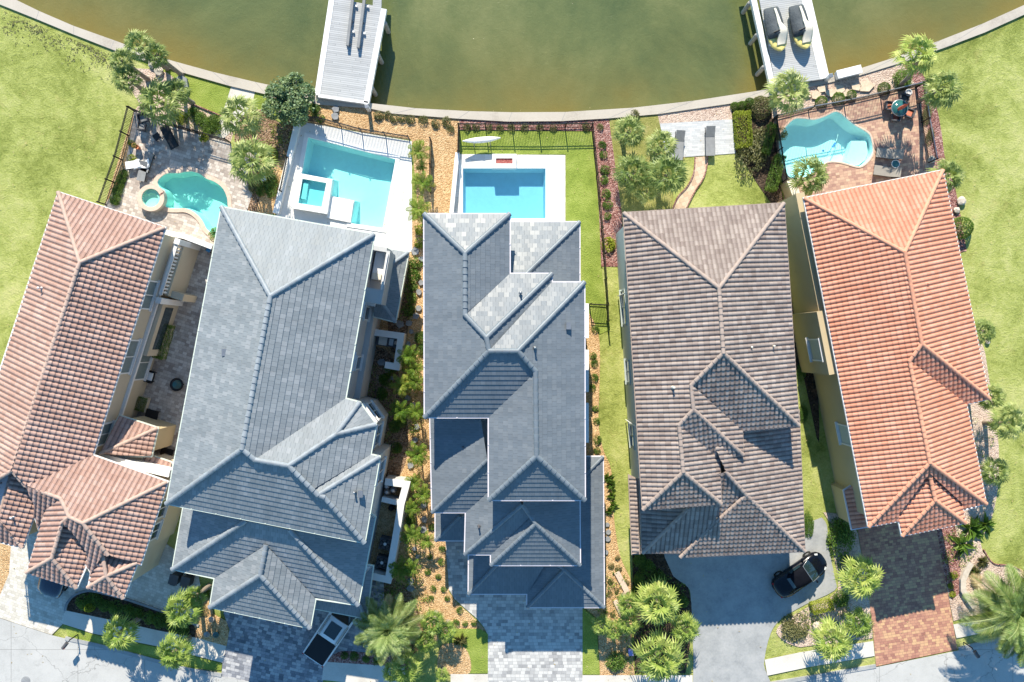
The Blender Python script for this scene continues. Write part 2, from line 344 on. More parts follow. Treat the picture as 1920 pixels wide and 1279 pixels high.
M['lime'] = leafmat('lime_shrub_leaf', [(.10,.14,.01), (.26,.32,.025), (.42,.46,.05)])
M['olive'] = leafmat('olive_shrub_leaf', [(.08,.085,.03), (.17,.17,.07), (.28,.27,.13)])
M['dusty'] = leafmat('dusty_tree_leaf', [(.035,.09,.05), (.10,.19,.10), (.2,.30,.16), (.34,.42,.2)])
M['trunk'] = plain('palm_trunk', (.27,.22,.18), .95, var=.3, scale=8); M['twig'] = plain('dry_twigs', (.27,.22,.19), .95, var=.3, scale=8)
M['stem'] = plain('green_stem', (.16,.2,.06), .8)

def watermat():
    t = NT('lagoon_water'); sp = t.N('Attribute', attribute_name='shore')
    a = t.noise(.075, 9, .7, dist=.35); b = t.noise(.5, 4, .6)
    green = t.ramp(a, [(.36, (.068,.10,.038)), (.5, (.115,.142,.053)), (.63, (.178,.192,.078))])
    s2 = t.math('MULTIPLY', sp.outputs['Fac'], t.ramp(t.noise(.08, 5, .6), [(.3, (.25,)*3), (.62, (1,)*3)]))
    col = t.mix(s2, green, (.17,.135,.032))
    wv = t.noise(2.2, 6, .7, dist=.6)
    t.pbr(col, .14, .5, normal=t.bump(wv, .35, .09)); return t.m
M['water'] = watermat()
def poolwater(name, tint):
    t = NT(name); tr = t.N('BsdfTransparent'); tr.inputs[0].default_value = (*tint, 1)
    gl = t.N('BsdfGlossy'); gl.inputs['Roughness'].default_value = .05
    nz = t.noise(5, 3, .6, dist=1.5); bp = t.bump(nz, .35, .03); t.L(bp, gl.inputs['Normal'])
    lw = t.N('LayerWeight'); t.L(bp, lw.inputs['Normal'])          # same value from above and below the surface
    fr = t.math('ADD', .025, t.math('MULTIPLY', t.math('POWER', lw.outputs['Facing'], 5.0), .9))
    mx = t.N('MixShader'); t.L(fr, mx.inputs[0]); t.L(tr.outputs[0], mx.inputs[1]); t.L(gl.outputs[0], mx.inputs[2])
    t.L(mx.outputs[0], t.out.inputs[0]); return t.m
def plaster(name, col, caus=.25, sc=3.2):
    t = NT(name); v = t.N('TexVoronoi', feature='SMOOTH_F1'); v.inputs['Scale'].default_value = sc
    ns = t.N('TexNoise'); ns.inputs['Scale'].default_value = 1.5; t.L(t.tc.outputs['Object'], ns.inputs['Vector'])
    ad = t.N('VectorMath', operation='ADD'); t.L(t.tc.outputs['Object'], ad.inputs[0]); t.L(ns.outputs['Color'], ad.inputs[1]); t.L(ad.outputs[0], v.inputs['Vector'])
    c = t.ramp(v.outputs['Distance'], [(.1, tuple(x*(1-caus) for x in col)), (.7, col)])  # faint caustic ripple painted into the plaster colour
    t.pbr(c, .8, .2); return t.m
# ------------------------------------------------------------------ setting: pools' outlines first (holes in every sheet above them)
pool1 = smooth_closed([(296,341),(304,331),(316,325),(335,325),(347,322.5),(360,322),(374,325.6),(387,335),(402.5,341),(417.5,352.5),(426,370),(428,388),
          (432,415),(425,438),(405,446),(395,436),(387.5,429),(381,416),(372.5,405),(361,396),(347.5,391),(330,391),(316,390),(309,384),(312,371),(309,358),(300,352)], 4)
pool2 = [(578,258),(742,299),(718,428),(658.5,419),(665,377),(621,368),(624,337),(566,326)]
pool3 = [(868,316),(1023,316),(1023,410),(868,410)]
pool4 = smooth_closed([(1489.5,223.7),(1507,223),(1525.6,225),(1546,219),(1563.4,210.5),(1574,212),(1585.8,222),(1603,235.7),(1623.7,247.7),(1632,259),(1635.5,285),
          (1628,300),(1615,311),(1603,311.4),(1577,304),(1553,303),(1535,315),(1515,330),(1484,334),(1472,320),(1464.5,303),(1460.6,272),(1463,254),(1474,237)], 4)
spa1_out = [(285+24.5*math.cos(t*math.pi/16), 374+24.5*math.sin(t*math.pi/16)) for t in range(32)]
spa1_in = [(283+17.5*math.cos(t*math.pi/16), 371+17.5*math.sin(t*math.pi/16)) for t in range(32)]
POOLS = [pool1, pool2, pool3, pool4]
def plan(pts, h=0.0): return [tuple(G(p, h)[:2]) for p in pts]
def pin(pt, poly):
    x, y = pt; c = False
    for i in range(len(poly)):
        a, b = poly[i], poly[i-1]
        if (a[1] > y) != (b[1] > y) and x < (b[0]-a[0])*(y-a[1])/(b[1]-a[1])+a[0]: c = not c
    return c
def sheet(name, pts, z, mat, holes=(), rot=0.0, parent=None, kind='structure', world=False):
    """a flat polygon (pixel outline on the ground) at height z, with holes"""
    loops = [pts]+[h for h in holes]
    P = [[Vector((*(q if world else G(q, 0)[:2]), 0)) for q in lp] for lp in loops]
    tri = geometry.tessellate_polygon(P); flat = [v for lp in P for v in lp]
    fs = []
    for a, b, c in tri:
        if (flat[b]-flat[a]).cross(flat[c]-flat[a]).z < 0: a, c = c, a
        fs.append((a, b, c))
    me = bpy.data.meshes.new(name); me.from_pydata([(v.x, v.y, z) for v in flat], [], fs); me.materials.append(mat)
    planar_uv(me, rot)
    o = mobj(name, me, parent)
    if kind and not parent: o['kind'] = kind
    return o
water_edge = [(-160,-95),(-60,-42),(30,0),(75,22),(140,50),(216,77),(300,108),(331,117),(400,136),(480,155),(590,178),(690,194),(780,204),(880,209.5),(960,211.5),(1060,211),
              (1187,203),(1300,190),(1436,169),(1554,144),(1613,129),(1682,107),(1761,77),(1840,46),(1920,10),(2000,-32),(2110,-92)]
inner_edge = [(-175,-78),(-70,-24),(0,9),(70,37),(140,66),(209,93),(297,123),(350,139),(431,162),(500,178),(596,197),(690,203.5),(737,214),(859,223.5),(953,229),(1053,228),
              (1140,223),(1233,215),(1370,195),(1440,182),(1521,164),(1613,142),(1688,119),(1774,89),(1845,62),(1920,28),(2008,-14),(2120,-74)]
FAR = 9000
mid_edge = [((a[0]+b[0])/2, (a[1]+b[1])/2) for a, b in zip(water_edge, inner_edge)]
land = [(-FAR, -1400)]+mid_edge+[(FAR, -1200),(FAR, FAR),(-FAR, FAR)]
def hole(*idx, grow=0.0): return [[(q[0], q[1]) for q in POOLS[i]] for i in idx]
sheet('ground', land, 0.0, M['lawn'], hole(0,1,2,3))
# seawall: concrete cap on a wall face that drops into the lagoon
mb = MB()
for i in range(len(water_edge)-1):
    a, b, c, d = G(water_edge[i]), G(water_edge[i+1]), G(inner_edge[i+1]), G(inner_edge[i])
    for lo, hi, k in ((-.04, .14, 0),):
        mb.add([(a.x,a.y,hi),(b.x,b.y,hi),(c.x,c.y,hi),(d.x,d.y,hi),(a.x,a.y,-2.6),(b.x,b.y,-2.6),(c.x,c.y,lo),(d.x,d.y,lo)], [(0,3,2,1),(0,1,5,4),(2,3,7,6)])
for i in range(3, len(water_edge)-3):      # expansion joints in the cap
    a, d = G(water_edge[i]), G(inner_edge[i])
    mb.box(((a.x+d.x)/2, (a.y+d.y)/2, .141), (.02, (a-d).length*.98, .004), math.atan2(d.y-a.y, d.x-a.x)+math.pi/2, 1)
o = mb.build('seawall', [M['cap'], M['stone']]); tag(o, 'long pale concrete seawall cap curving between the lagoon and the back gardens', 'seawall')
# lagoon
nx, ny = 150, 44; xs = np.linspace(-70, 70, nx); ys = np.linspace(12, 62, ny)
wl = np.array([tuple(G(p)[:2]) for p in water_edge])
vs = []; at = []
for j in range(ny):
    for i in range(nx):
        x, y = xs[i], ys[j]; vs.append((x, y, -1.6))
        d = np.min(np.hypot(wl[:, 0]-x, wl[:, 1]-y)); at.append(math.exp(-max(0, d-1.2)/3.2))
fs = [(j*nx+i, j*nx+i+1, (j+1)*nx+i+1, (j+1)*nx+i) for j in range(ny-1) for i in range(nx-1)]
n0 = len(vs); vs += [(-1500,-20,-1.62),(1500,-20,-1.62),(1500,1500,-1.62),(-1500,1500,-1.62)]; at += [0]*4; fs.append((n0,n0+1,n0+2,n0+3))
me = bpy.data.meshes.new('water'); me.from_pydata(vs, [], fs); me.materials.append(M['water'])
me.attributes.new('shore', 'FLOAT', 'POINT').data.foreach_set('value', at); tag(mobj('water', me), kind='structure')

# beds, patios, drives, paths: sheets 4 mm apart
zc = [0.004]
def S(name, pts, mat, holes=(), rot=0.0, up=1):
    zc[0] += .002; return sheet(name, pts, zc[0], M[mat], holes, R(rot))
S('lawn', [(225,100),(297,123),(431,162),(500,178),(520,215),(478,225),(440,225),(415,217),(385,205),(352,190),(325,150),(300,135)], 'turf')
S('mulch_bed', smooth_open([(240,128),(300,132),(330,150),(350,185),(385,206),(415,219),(440,240)], 3)+[(432,268),(350,242),(252,208),(262,195),(240,160)], 'pinkgravel')
S('mulch_bed', [(252,207),(266,214),(240,300),(228,385),(196,385),(222,300)], 'tanbark')
S('mulch_bed', smooth_open([(473,205),(500,208),(520,228),(545,225),(600,196)], 3)+[(602,230),(562,229),(521,402),(463,396),(486,322),(480,284),(440,265),(440,235)], 'brownbark')
S('mulch_bed', [(505,300),(545,300),(524,402),(480,400)], 'tanbark')
S('patio', [(252,208),(350,242),(433,268),(436,283),(482,286),(486,322),(463,396),(500,470),(420,900),(330,900),(150,860),(196,385),(232,330)], 'pav_beige', hole(0), -18)
S('path', [(434,161),(478,173),(474,192),(440,240),(410,270),(400,262),(425,190)], 'concrete')
S('gravel_bed', [(560,228),(602,197),(690,203),(737,214),(861,224),(862,292),(852,410),(838,1000),(841,1020),(842,1110),(858,1132),(880,1150),(905,1175),(912,1182),(850,1186),(700,1262),(640,1110),(690,640),(700,440),(785,410),(772,262)], 'tanbark')
S('mulch_bed', smooth_closed([(685,660),(722,655),(745,690),(752,740),(765,800),(760,870),(735,900),(690,880),(680,760)], 4), 'brownbark')
S('mulch_bed', smooth_closed([(690,1085),(738,1085),(770,1110),(785,1150),(790,1200),(760,1240),(700,1250),(660,1220),(672,1120)], 4), 'brownbark')
S('mulch_bed', smooth_closed([(752,470),(775,500),(772,560),(760,640),(735,660),(728,600)], 4), 'brownbark')
S('pool_deck', [(562,228),(640,242),(679,249),(772,265),(773,470),(690,520),(440,480),(521,400)], 'white_deck', hole(1), -14)
S('mulch_bed', [(861,224),(953,229),(1053,228),(1142,223),(1152,300),(1166,400),(1172,500),(1128,500),(1124,400),(1113,258),(1110,246),(862,244)], 'redbark')
S('lawn', [(862,246),(1111,247),(1124,400),(1128,500),(1140,620),(1096,640),(1086,420),(1061,415),(1061,290),(862,290)], 'turf')
S('pool_deck', [(857,289),(1060,291),(1060,520),(846,520),(846,400)], 'marble_deck', hole(2))
S('drygrass', [(1144,223),(1233,216),(1237,233),(1248,297),(1262,330),(1262,392),(1250,430),(1170,430),(1166,400),(1152,300)], 'drygrass')
S('gravel_bed', [(1233,215),(1370,195),(1374,225),(1237,233)], 'pinkgravel')
S('patio', [(1237,232),(1373,224),(1379,288),(1250,297)], 'pav_fine', (), 3)
S('path', smooth_open([(1326,293),(1325,310),(1318,335),(1302,360),(1282,400)], 4)+smooth_open([(1258,400),(1270,370),(1288,350),(1300,325),(1303,295)], 4), 'pav_path', (), 20)
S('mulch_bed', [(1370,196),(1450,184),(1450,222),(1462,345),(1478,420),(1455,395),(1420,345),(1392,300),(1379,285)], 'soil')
S('mulch_bed', [(1445,184),(1521,164),(1613,141),(1688,119),(1722,138),(1718,163),(1580,195),(1448,222)], 'pinkgravel')
S('mulch_bed', smooth_open([(1690,118),(1720,125),(1752,190),(1765,250),(1772,300),(1792,360),(1812,470)], 4)+[(1780,480),(1755,330),(1718,163)], 'redbark')
S('patio', [(1448,222),(1580,195),(1718,163),(1740,250),(1770,400),(1520,480),(1480,480),(1468,345),(1455,270)], 'pav_red', hole(3), 10)
# between and beside the houses
S('mulch_bed', smooth_open([(1098,580),(1112,600),(1124,640),(1124,720),(1122,790),(1130,840),(1146,882),(1150,960),(1162,1040),(1186,1097),(1187,1150),(1184,1200),(1190,1268)], 4)+[(1125,1268),(1120,1160),(1092,1135),(1060,900)], 'tanbark')
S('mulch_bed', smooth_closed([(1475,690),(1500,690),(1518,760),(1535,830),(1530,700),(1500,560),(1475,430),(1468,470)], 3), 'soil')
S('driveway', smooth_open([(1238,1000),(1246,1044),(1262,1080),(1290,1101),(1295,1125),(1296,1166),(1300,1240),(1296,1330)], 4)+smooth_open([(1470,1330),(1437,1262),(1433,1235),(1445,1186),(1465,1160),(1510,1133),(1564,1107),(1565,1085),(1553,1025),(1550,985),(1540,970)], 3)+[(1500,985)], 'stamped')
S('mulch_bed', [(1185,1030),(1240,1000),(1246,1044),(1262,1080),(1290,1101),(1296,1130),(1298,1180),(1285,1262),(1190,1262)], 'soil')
S('mulch_bed', smooth_open([(1543,960),(1556,985),(1560,1030),(1570,1106),(1512,1139),(1470,1164),(1455,1185),(1475,1205),(1500,1213)], 3)+[(1636,1196),(1630,1132),(1608,1000),(1590,965)], 'pinkgravel')
S('driveway', [(1600,975),(1608,993),(1630,1132),(1638,1203),(1642,1249),(1794,1217),(1785,1161),(1773,1094),(1756,993),(1752,940)], 'pav_brick', (), 9)
S('mulch_bed', [(1754,985),(1773,1094),(1787,1164),(1910,1130),(1960,1100),(1900,1062),(1862,1058),(1842,1035),(1836,1010)]+[(1838,940)], 'pinkgravel')
S('mulch_bed', [(1754,985),(1773,1094),(1784,1125),(1800,1110),(1800,1040),(1790,985)], 'redbark')
S('mulch_bed', smooth_open([(1790,600),(1838,640),(1852,700),(1866,790),(1872,850),(1868,930),(1850,1000)], 4)+[(1810,1000),(1790,800)], 'pinkgravel')
# fronts
S('driveway', [(-120,960),(300,1010),(370,1060),(385,1148),(365,1172),(310,1150),(175,1110),(140,1118),(126,1145),(118,1170),(98,1190),(0,1158),(-120,1140)], 'pav_light', (), -20)
S('gravel_bed', [(-60,1008),(22,1018),(18,1075),(-5,1130),(-70,1110)], 'tanbark')
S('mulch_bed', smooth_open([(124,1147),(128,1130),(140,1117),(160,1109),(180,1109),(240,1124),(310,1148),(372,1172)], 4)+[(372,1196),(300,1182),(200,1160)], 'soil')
S('mulch_bed', [(372,1098),(395,1104),(400,1150),(427,1165),(430,1190),(425,1212),(372,1196),(365,1172)], 'tanbark')
S('pavement', [(124,1144),(200,1160),(300,1182),(372,1196),(425,1211),(418,1242),(300,1212),(175,1187),(118,1169)], 'concrete')
S('verge', [(122,1171),(175,1189),(300,1214),(417,1243),(416,1256),(350,1252),(188,1209),(128,1192)], 'turf')
S('driveway', [(432,1080),(720,1090),(722,1185),(716,1226),(660,1220),(640,1222),(615,1238),(606,1262),(606,1310),(413,1300),(418,1240),(426,1210),(431,1180),(420,1150)], 'pav_slate', (), -14)
S('mulch_bed', smooth_closed([(612,1242),(630,1224),(655,1220),(722,1228),(760,1225),(760,1248),(720,1250),(660,1246)], 2), 'redbark')
S('pavement', [(608,1240),(700,1246),(760,1250),(760,1290),(604,1274)], 'concrete')
S('driveway', [(835,1010),(872,1005),(890,1050),(1092,1080),(1093,1330),(914,1330),(915,1190),(908,1176),(893,1158),(872,1140),(852,1122),(842,1105)], 'pav_gray')
S('lawn', [(838,1178),(900,1178),(915,1188),(915,1262),(850,1262),(838,1230)], 'turf')
S('gravel_bed', smooth_closed([(825,1215),(845,1205),(870,1212),(882,1235),(880,1262),(850,1264),(822,1262)], 4), 'tanbark')
S('lawn', [(1092,1140),(1118,1160),(1124,1264),(1092,1264)], 'turf')
S('pavement', [(845,1263),(915,1263),(915,1312),(845,1308)], 'concrete'); S('pavement', [(1092,1265),(1298,1265),(1298,1312),(1092,1312)], 'concrete')
S('pavement', [(1433,1236),(1500,1222),(1636,1201),(1639,1229),(1520,1249),(1438,1266)], 'concrete')
S('pavement', [(1786,1170),(1860,1158),(1960,1138),(2060,1112),(2064,1138),(1960,1162),(1792,1196)], 'concrete')
road_top = [(-400,1090),(-120,1125),(0,1158),(98,1190),(188,1211),(350,1255),(440,1272),(600,1300),(780,1318),(960,1322),(1200,1318),(1340,1305),(1482,1277),(1642,1250),(1794,1219),(1870,1199),(1920,1187),(2050,1152),(2300,1080)]
S('road', road_top+[(2700,1500),(1500,2000),(300,2000),(-700,1500)], 'roadmat')
# low kerb between the verge and the road
def strip(name, pts, wd, z0, z1, mat, kind='structure', label=None, cat=None, parent=None, uvrot=None):
    a = [np.array(G(p)[:2]) for p in pts]; mb = MB(); L = []; Rr = []
    for i, p in enumerate(a):
        d = a[min(i+1, len(a)-1)]-a[max(i-1, 0)]; d /= np.linalg.norm(d); n = np.array((-d[1], d[0]))*wd/2
        L.append(p+n); Rr.append(p-n)
    for i in range(len(a)-1):
        q = [L[i], Rr[i], Rr[i+1], L[i+1]]
        mb.add([(*v, z1) for v in q]+[(*v, z0) for v in q], [(0,1,2,3),(0,4,5,1),(2,6,7,3),(1,5,6,2),(3,7,4,0)])
    o = mb.build(name, M[mat], parent, uvrot=uvrot)
    if not parent: tag(o, label, cat, kind=kind)
    return o
strip('kerb', [(124,1196),(188,1209.5),(350,1253),(416,1265)], .26, 0, .16, 'stamped')
strip('kerb', [(1444,1281),(1482,1275),(1641,1248)], .26, 0, .16, 'stamped')
strip('kerb', [(1796,1216),(1870,1197),(1930,1182),(2050,1150)], .26, 0, .16, 'stamped')
strip('edging', smooth_open([(124,1144),(128,1130),(140,1116),(160,1108),(180,1108),(240,1123),(310,1147),(374,1172)], 4), .16, 0, .2, 'stone')
for pts in (smooth_open([(1326,293),(1325,310),(1318,335),(1302,360),(1282,400)], 4), smooth_open([(1258,400),(1270,370),(1288,350),(1300,325),(1303,295)], 4),
            smooth_open([(1843,1030),(1862,1056),(1900,1062),(1960,1098)], 4), smooth_open([(325,150),(352,188),(385,205),(415,218),(440,238)], 4), [(1113,236),(1113,258),(1124,400),(1128,500)]):
    strip('edging', pts, .07, 0, .15, 'redbark')

# ------------------------------------------------------------------ swimming pools
def pool(name, label, pts, depth, tint, plcol, coping, cw, steps=None, zt=.05, caus=.06, floor_slope=None):
    root = empty(name, (0,0,0), 0, label, 'swimming pool'); P = plan(pts)
    zt = .09
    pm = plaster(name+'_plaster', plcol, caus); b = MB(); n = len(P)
    if area2(P) < 0: P = P[::-1]
    inn = inset(P, .16)
    b.add([(p[0], p[1], zt-.02) for p in P]+[(p[0], p[1], -depth) for p in inn], [(i, n+i, n+(i+1) % n, (i+1) % n) for i in range(n)], 0, False)
    tri = geometry.tessellate_polygon([[Vector((p[0], p[1], 0)) for p in inn]])
    b.add([(p[0], p[1], -depth) for p in inn], [tuple(t) for t in tri])
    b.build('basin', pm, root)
    if steps:
        sb = MB()
        for spts, z in steps: sb.prism(plan(spts), -depth+.01, z)
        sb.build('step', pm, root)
    wm = poolwater(name+'_water', tint); wb = MB()
    q = inset(P, .01); tri = geometry.tessellate_polygon([[Vector((p[0], p[1], 0)) for p in q]])
    fs = []
    for t in tri:
        a, c, d = [Vector((*q[i], 0)) for i in t]
        fs.append(tuple(t) if (c-a).cross(d-a).z > 0 else tuple(t)[::-1])
    wb.add([(p[0], p[1], -.01) for p in q], fs); wb.build('water_surface', wm, root)
    if cw:
        ou = inset(P, -cw); cb = MB()
        cb.add([(p[0], p[1], zt) for p in P]+[(p[0], p[1], zt) for p in ou]+[(p[0], p[1], zt-.045) for p in P]+[(p[0], p[1], zt-.24) for p in ou],
               [(i, (i+1) % n, n+(i+1) % n, n+i)[::-1] for i in range(n)]+[(i, (i+1) % n, 2*n+(i+1) % n, 2*n+i) for i in range(n)]+[(n+i, n+(i+1) % n, 3*n+(i+1) % n, 3*n+i)[::-1] for i in range(n)])
        cb.build('coping', M[coping], root)
    return root
# ------------------------------------------------------------------ houses
PITCH = .5
def plane_of(ea, eb, h, m, toward):
    A, B = np.array(G(ea, h)), np.array(G(eb, h)); u = (B-A)/np.linalg.norm(B-A)
    nv = np.array((-u[1], u[0], 0)); c = np.array(G(toward, h))
    if (c-A).dot(nv) < 0: nv = -nv
    return A, u, nv, m
def ray(px, pl):
    """where the line of sight of a photo point meets a roof plane"""
    A, u, nv, m = pl; d = np.array(G(px, 0)); cam_ = np.array((0, 0, CAMH)); dr = d-cam_
    # z = A.z + m*((p-A).nv)
    k = (A[2]+m*((cam_-A).dot(nv))-cam_[2])/(dr[2]-m*dr.dot(nv))
    return cam_+dr*k
def prof_barrel(s): return np.where(s < .72, .072*np.sqrt(np.maximum(0, 1-((s-.36)/.36)**2)), 0.0)
STY = {'barrel1': (.34, .36, .05, [0,.07,.2,.36,.52,.65,.72,1.0]), 'barrel4': (.30, .36, .045, [0,.07,.2,.36,.52,.65,.72,1.0]),
       'barrel5': (.31, .36, .036, [0,.07,.2,.36,.52,.65,.72,1.0]), 'flat2': (0, .38, .036, None), 'flat3': (0, .34, .034, None)}
def tile_facet(pts3, pl, sty, V, F, UV):
    """real tile courses over one roof plane, clipped to its outline"""
    A, u, nv, m = pl; A = A-nv*1.0*0; up = nv*math.cos(math.atan(m))+np.array((0, 0, math.sin(math.atan(m)))); nrm = np.cross(u, up)
    if nrm[2] < 0: nrm = -nrm
    tw, tl, st, ss = STY[sty]
    P2 = np.array([((p-A).dot(u), (p-A).dot(up)) for p in pts3])
    tris = geometry.tessellate_polygon([[Vector((a, b, 0)) for a, b in P2]])
    for t in tris:
        T = P2[list(t)]
        ar = (T[1]-T[0])[0]*(T[2]-T[0])[1]-(T[1]-T[0])[1]*(T[2]-T[0])[0]
        if abs(ar) < 1e-4: continue
        if ar < 0: T = T[::-1]
        lo, hi = T.min(0), T.max(0)
        r0, r1 = int(math.floor(lo[1]/tl)), int(math.ceil(hi[1]/tl))
        if tw:
            c0, c1 = int(math.floor(lo[0]/tw)), int(math.ceil(hi[0]/tw))
            us = np.array([c*tw+s*tw for c in range(c0, c1) for s in ss[:-1]]+[c1*tw]); hs = prof_barrel(np.array([s for c in range(c0, c1) for s in ss[:-1]]+[0.0]))
        else:
            us = np.array([lo[0]-.01, hi[0]+.01]); hs = np.zeros(2)
        q = []
        for r in range(r0, r1):
            va, vb = r*tl, (r+1)*tl
            for i in range(len(us)-1):
                q.append(((us[i], va, hs[i]+st), (us[i+1], va, hs[i+1]+st), (us[i+1], vb, hs[i+1]*.86), (us[i], vb, hs[i]*.86)))
        q = np.array(q)                               # n,4,3
        if not len(q): continue
        ins = np.ones(len(q), bool); out = np.zeros(len(q), bool)
        for k in range(3):
            a, b = T[k], T[(k+1) % 3]; d = (b[0]-a[0])*(q[:, :, 1]-a[1])-(b[1]-a[1])*(q[:, :, 0]-a[0])
            ins &= (d >= -1e-7).all(1); out |= (d < 1e-9).all(1)
        polys = [list(map(tuple, x)) for x in q[ins]]
        for x in q[~ins & ~out]:
            poly = [tuple(v) for v in x]
            for k in range(3):
                a, b = T[k], T[(k+1) % 3]; new = []
                ds = [(b[0]-a[0])*(v[1]-a[1])-(b[1]-a[1])*(v[0]-a[0]) for v in poly]
                for i in range(len(poly)):
                    j = (i+1) % len(poly)
                    if ds[i] >= 0: new.append(poly[i])
                    if (ds[i] >= 0) != (ds[j] >= 0):
                        s = ds[i]/(ds[i]-ds[j]); new.append(tuple(poly[i][c]+(poly[j][c]-poly[i][c])*s for c in range(3)))
                poly = new
                if len(poly) < 3: break
            if len(poly) >= 3: polys.append(poly)
        for poly in polys:
            n = len(V); va = min(p[1] for p in poly)
            flip = None
            for p in poly:
                V.append(tuple(A+u*p[0]+up*p[1]+nrm*p[2])); UV.append((p[0], p[1]))
            f = tuple(range(n, n+len(poly))); F.append(f)
            # butt edge of the course
            lowv = round(va/tl)*tl
            if abs(va-lowv) < 1e-5:
                e = [i for i, p in enumerate(poly) if abs(p[1]-va) < 1e-5]
                if len(e) >= 2:
                    p, r_ = poly[e[0]], poly[e[-1]]; n = len(V)
                    for z in (p, r_, (r_[0], r_[1], r_[2]-st-.01), (p[0], p[1], p[2]-st-.01)):
                        V.append(tuple(A+u*z[0]+up*z[1]+nrm*z[2])); UV.append((z[0], z[1]+.01))
                    F.append((n, n+1, n+2, n+3))
def roof_section(parent, h, outline, facets, ridges, tmat, rmat, sty, gmat, m=PITCH, wallmat=None, ov=.5, walls=True, rname='roof', rr=.115, z0=0, gut=True, valleys=()):
    """one level of a house: tiled planes, ridge caps, soffit, gutters and the walls under it"""
    V, F, UV = [], [], []; zs = {}
    for fc in facets:
        ea, eb, poly = fc[:3]; hh = h
        cx = (sum(p[0] for p in poly)/len(poly), sum(p[1] for p in poly)/len(poly))
        if ea == 'P':                                # plane hanging from a ridge line that is already placed
            z = float(np.mean([q[2] for q in zs[eb[0]]])); A_, B_ = [np.array(G(p, z)) for p in eb]; u_ = (B_-A_)/np.linalg.norm(B_-A_)
            nv_ = np.array((-u_[1], u_[0], 0)); cc = np.array(G(cx, z)); nv_ = nv_ if (A_-cc).dot(nv_) > 0 else -nv_
            pl = (A_, u_, nv_, m)
        elif ea == 'T':                              # plane through three points already placed (or on the eave)
            q3 = [np.mean(zs[p], 0) if p in zs else np.array(G(p, h)) for p in eb]; n3 = np.cross(q3[1]-q3[0], q3[2]-q3[0]); n3 = n3/n3[2]
            gr = -n3[:2]; gm = np.linalg.norm(gr); nv_ = np.array((*(gr/gm), 0)); pl = (q3[0], np.array((nv_[1], -nv_[0], 0)), nv_, gm)
        else: pl = plane_of(ea, eb, hh, m, cx)
        P3 = [ray(p, pl) for p in poly]
        for p, q in zip(poly, P3): zs.setdefault(p, []).append(q)
        tile_facet(P3, pl, sty, V, F, UV)
    me = bpy.data.meshes.new(rname); me.from_pydata(V, [], F); me.materials.append(tmat)
    uv = me.uv_layers.new(name='UVMap'); vi = np.empty(len(me.loops), dtype=np.int32); me.loops.foreach_get('vertex_index', vi)
    uv.data.foreach_set('uv', np.array(UV)[vi].ravel()); me.validate(); me.update()
    # make every face look up / outwards
    bm = bmesh.new(); bm.from_mesh(me)
    for f in bm.faces:
        if f.normal.z < 0: f.normal_flip()
    bm.to_mesh(me); bm.free()
    roof = mobj(rname, me, parent)
    for rd in ridges:
        mb = MB()
        for a, b in zip(rd[:-1], rd[1:]):
            A = np.mean(zs[a], 0) if a in zs else None; B = np.mean(zs[b], 0) if b in zs else None
            if A is None or B is None: print('ridge point missing', a, b); continue
            A, B = Vector(A), Vector(B); L = (B-A).length; n = max(1, round(L/.42)); d = (B-A)/L
            if A.z < B.z: A, B, d = B, A, -d         # lay from the top down
            side = d.cross(Vector((0,0,1))).normalized(); upv = side.cross(d).normalized()
            for i in range(n):
                p, q = A+d*(L*i/n-.02), A+d*(L*(i+1)/n+.03); vs = []
                for c, r_, lift in ((p, rr*.86, .0), (q, rr*1.08, .02)):
                    for k in range(8):
                        t = math.pi*(k/7); vs.append(c+side*(math.cos(t)*r_*1.15)+upv*(math.sin(t)*r_+lift-.0)+Vector((0,0,.03)))
                mb.add(vs, [(k, k+1, 9+k, 8+k) for k in range(7)]+[tuple(range(8)), tuple(range(15, 7, -1))], 0, False)
        if mb.v: mb.build('ridge_cap', rmat, roof)
    O = plan(outline, h); n = len(O)
    sb = MB(); tri = geometry.tessellate_polygon([[Vector((*p, 0)) for p in O]])
    sb.prism(inset(O, .06), h-.20, h-.03); sb.build('fascia', M['trim'], roof)
    if gut:
        gb = MB(); ou = inset(O, -.09); inn = inset(O, .015)
        gb.add([(*p, h+.0) for p in inn]+[(*p, h+.0) for p in ou]+[(*p, h-.13) for p in inn]+[(*p, h-.13) for p in ou],
               [(i, (i+1) % n, n+(i+1) % n, n+i) for i in range(n)]+[(n+i, n+(i+1) % n, 3*n+(i+1) % n, 3*n+i) for i in range(n)]+[(2*n+i, 2*n+(i+1) % n, 3*n+(i+1) % n, 3*n+i) for i in range(n)])
        for i in range(n):                           # strap ticks on the gutter
            a, b = np.array(O[i]), np.array(O[(i+1) % n]); L = np.linalg.norm(b-a)
            for k in range(1, max(1, int(L/1.6))):
                c = a+(b-a)*k/int(L/1.6); gb.box((c[0], c[1], h+.02), (.07, .16, .03), math.atan2(*(b-a)[::-1]))
        gb.build('gutter', gmat, roof)
    if walls:
        wb = MB(); wb.prism(inset(O, ov), z0, h-.19, cap=False); wb.build('wall', wallmat, parent)
    return roof
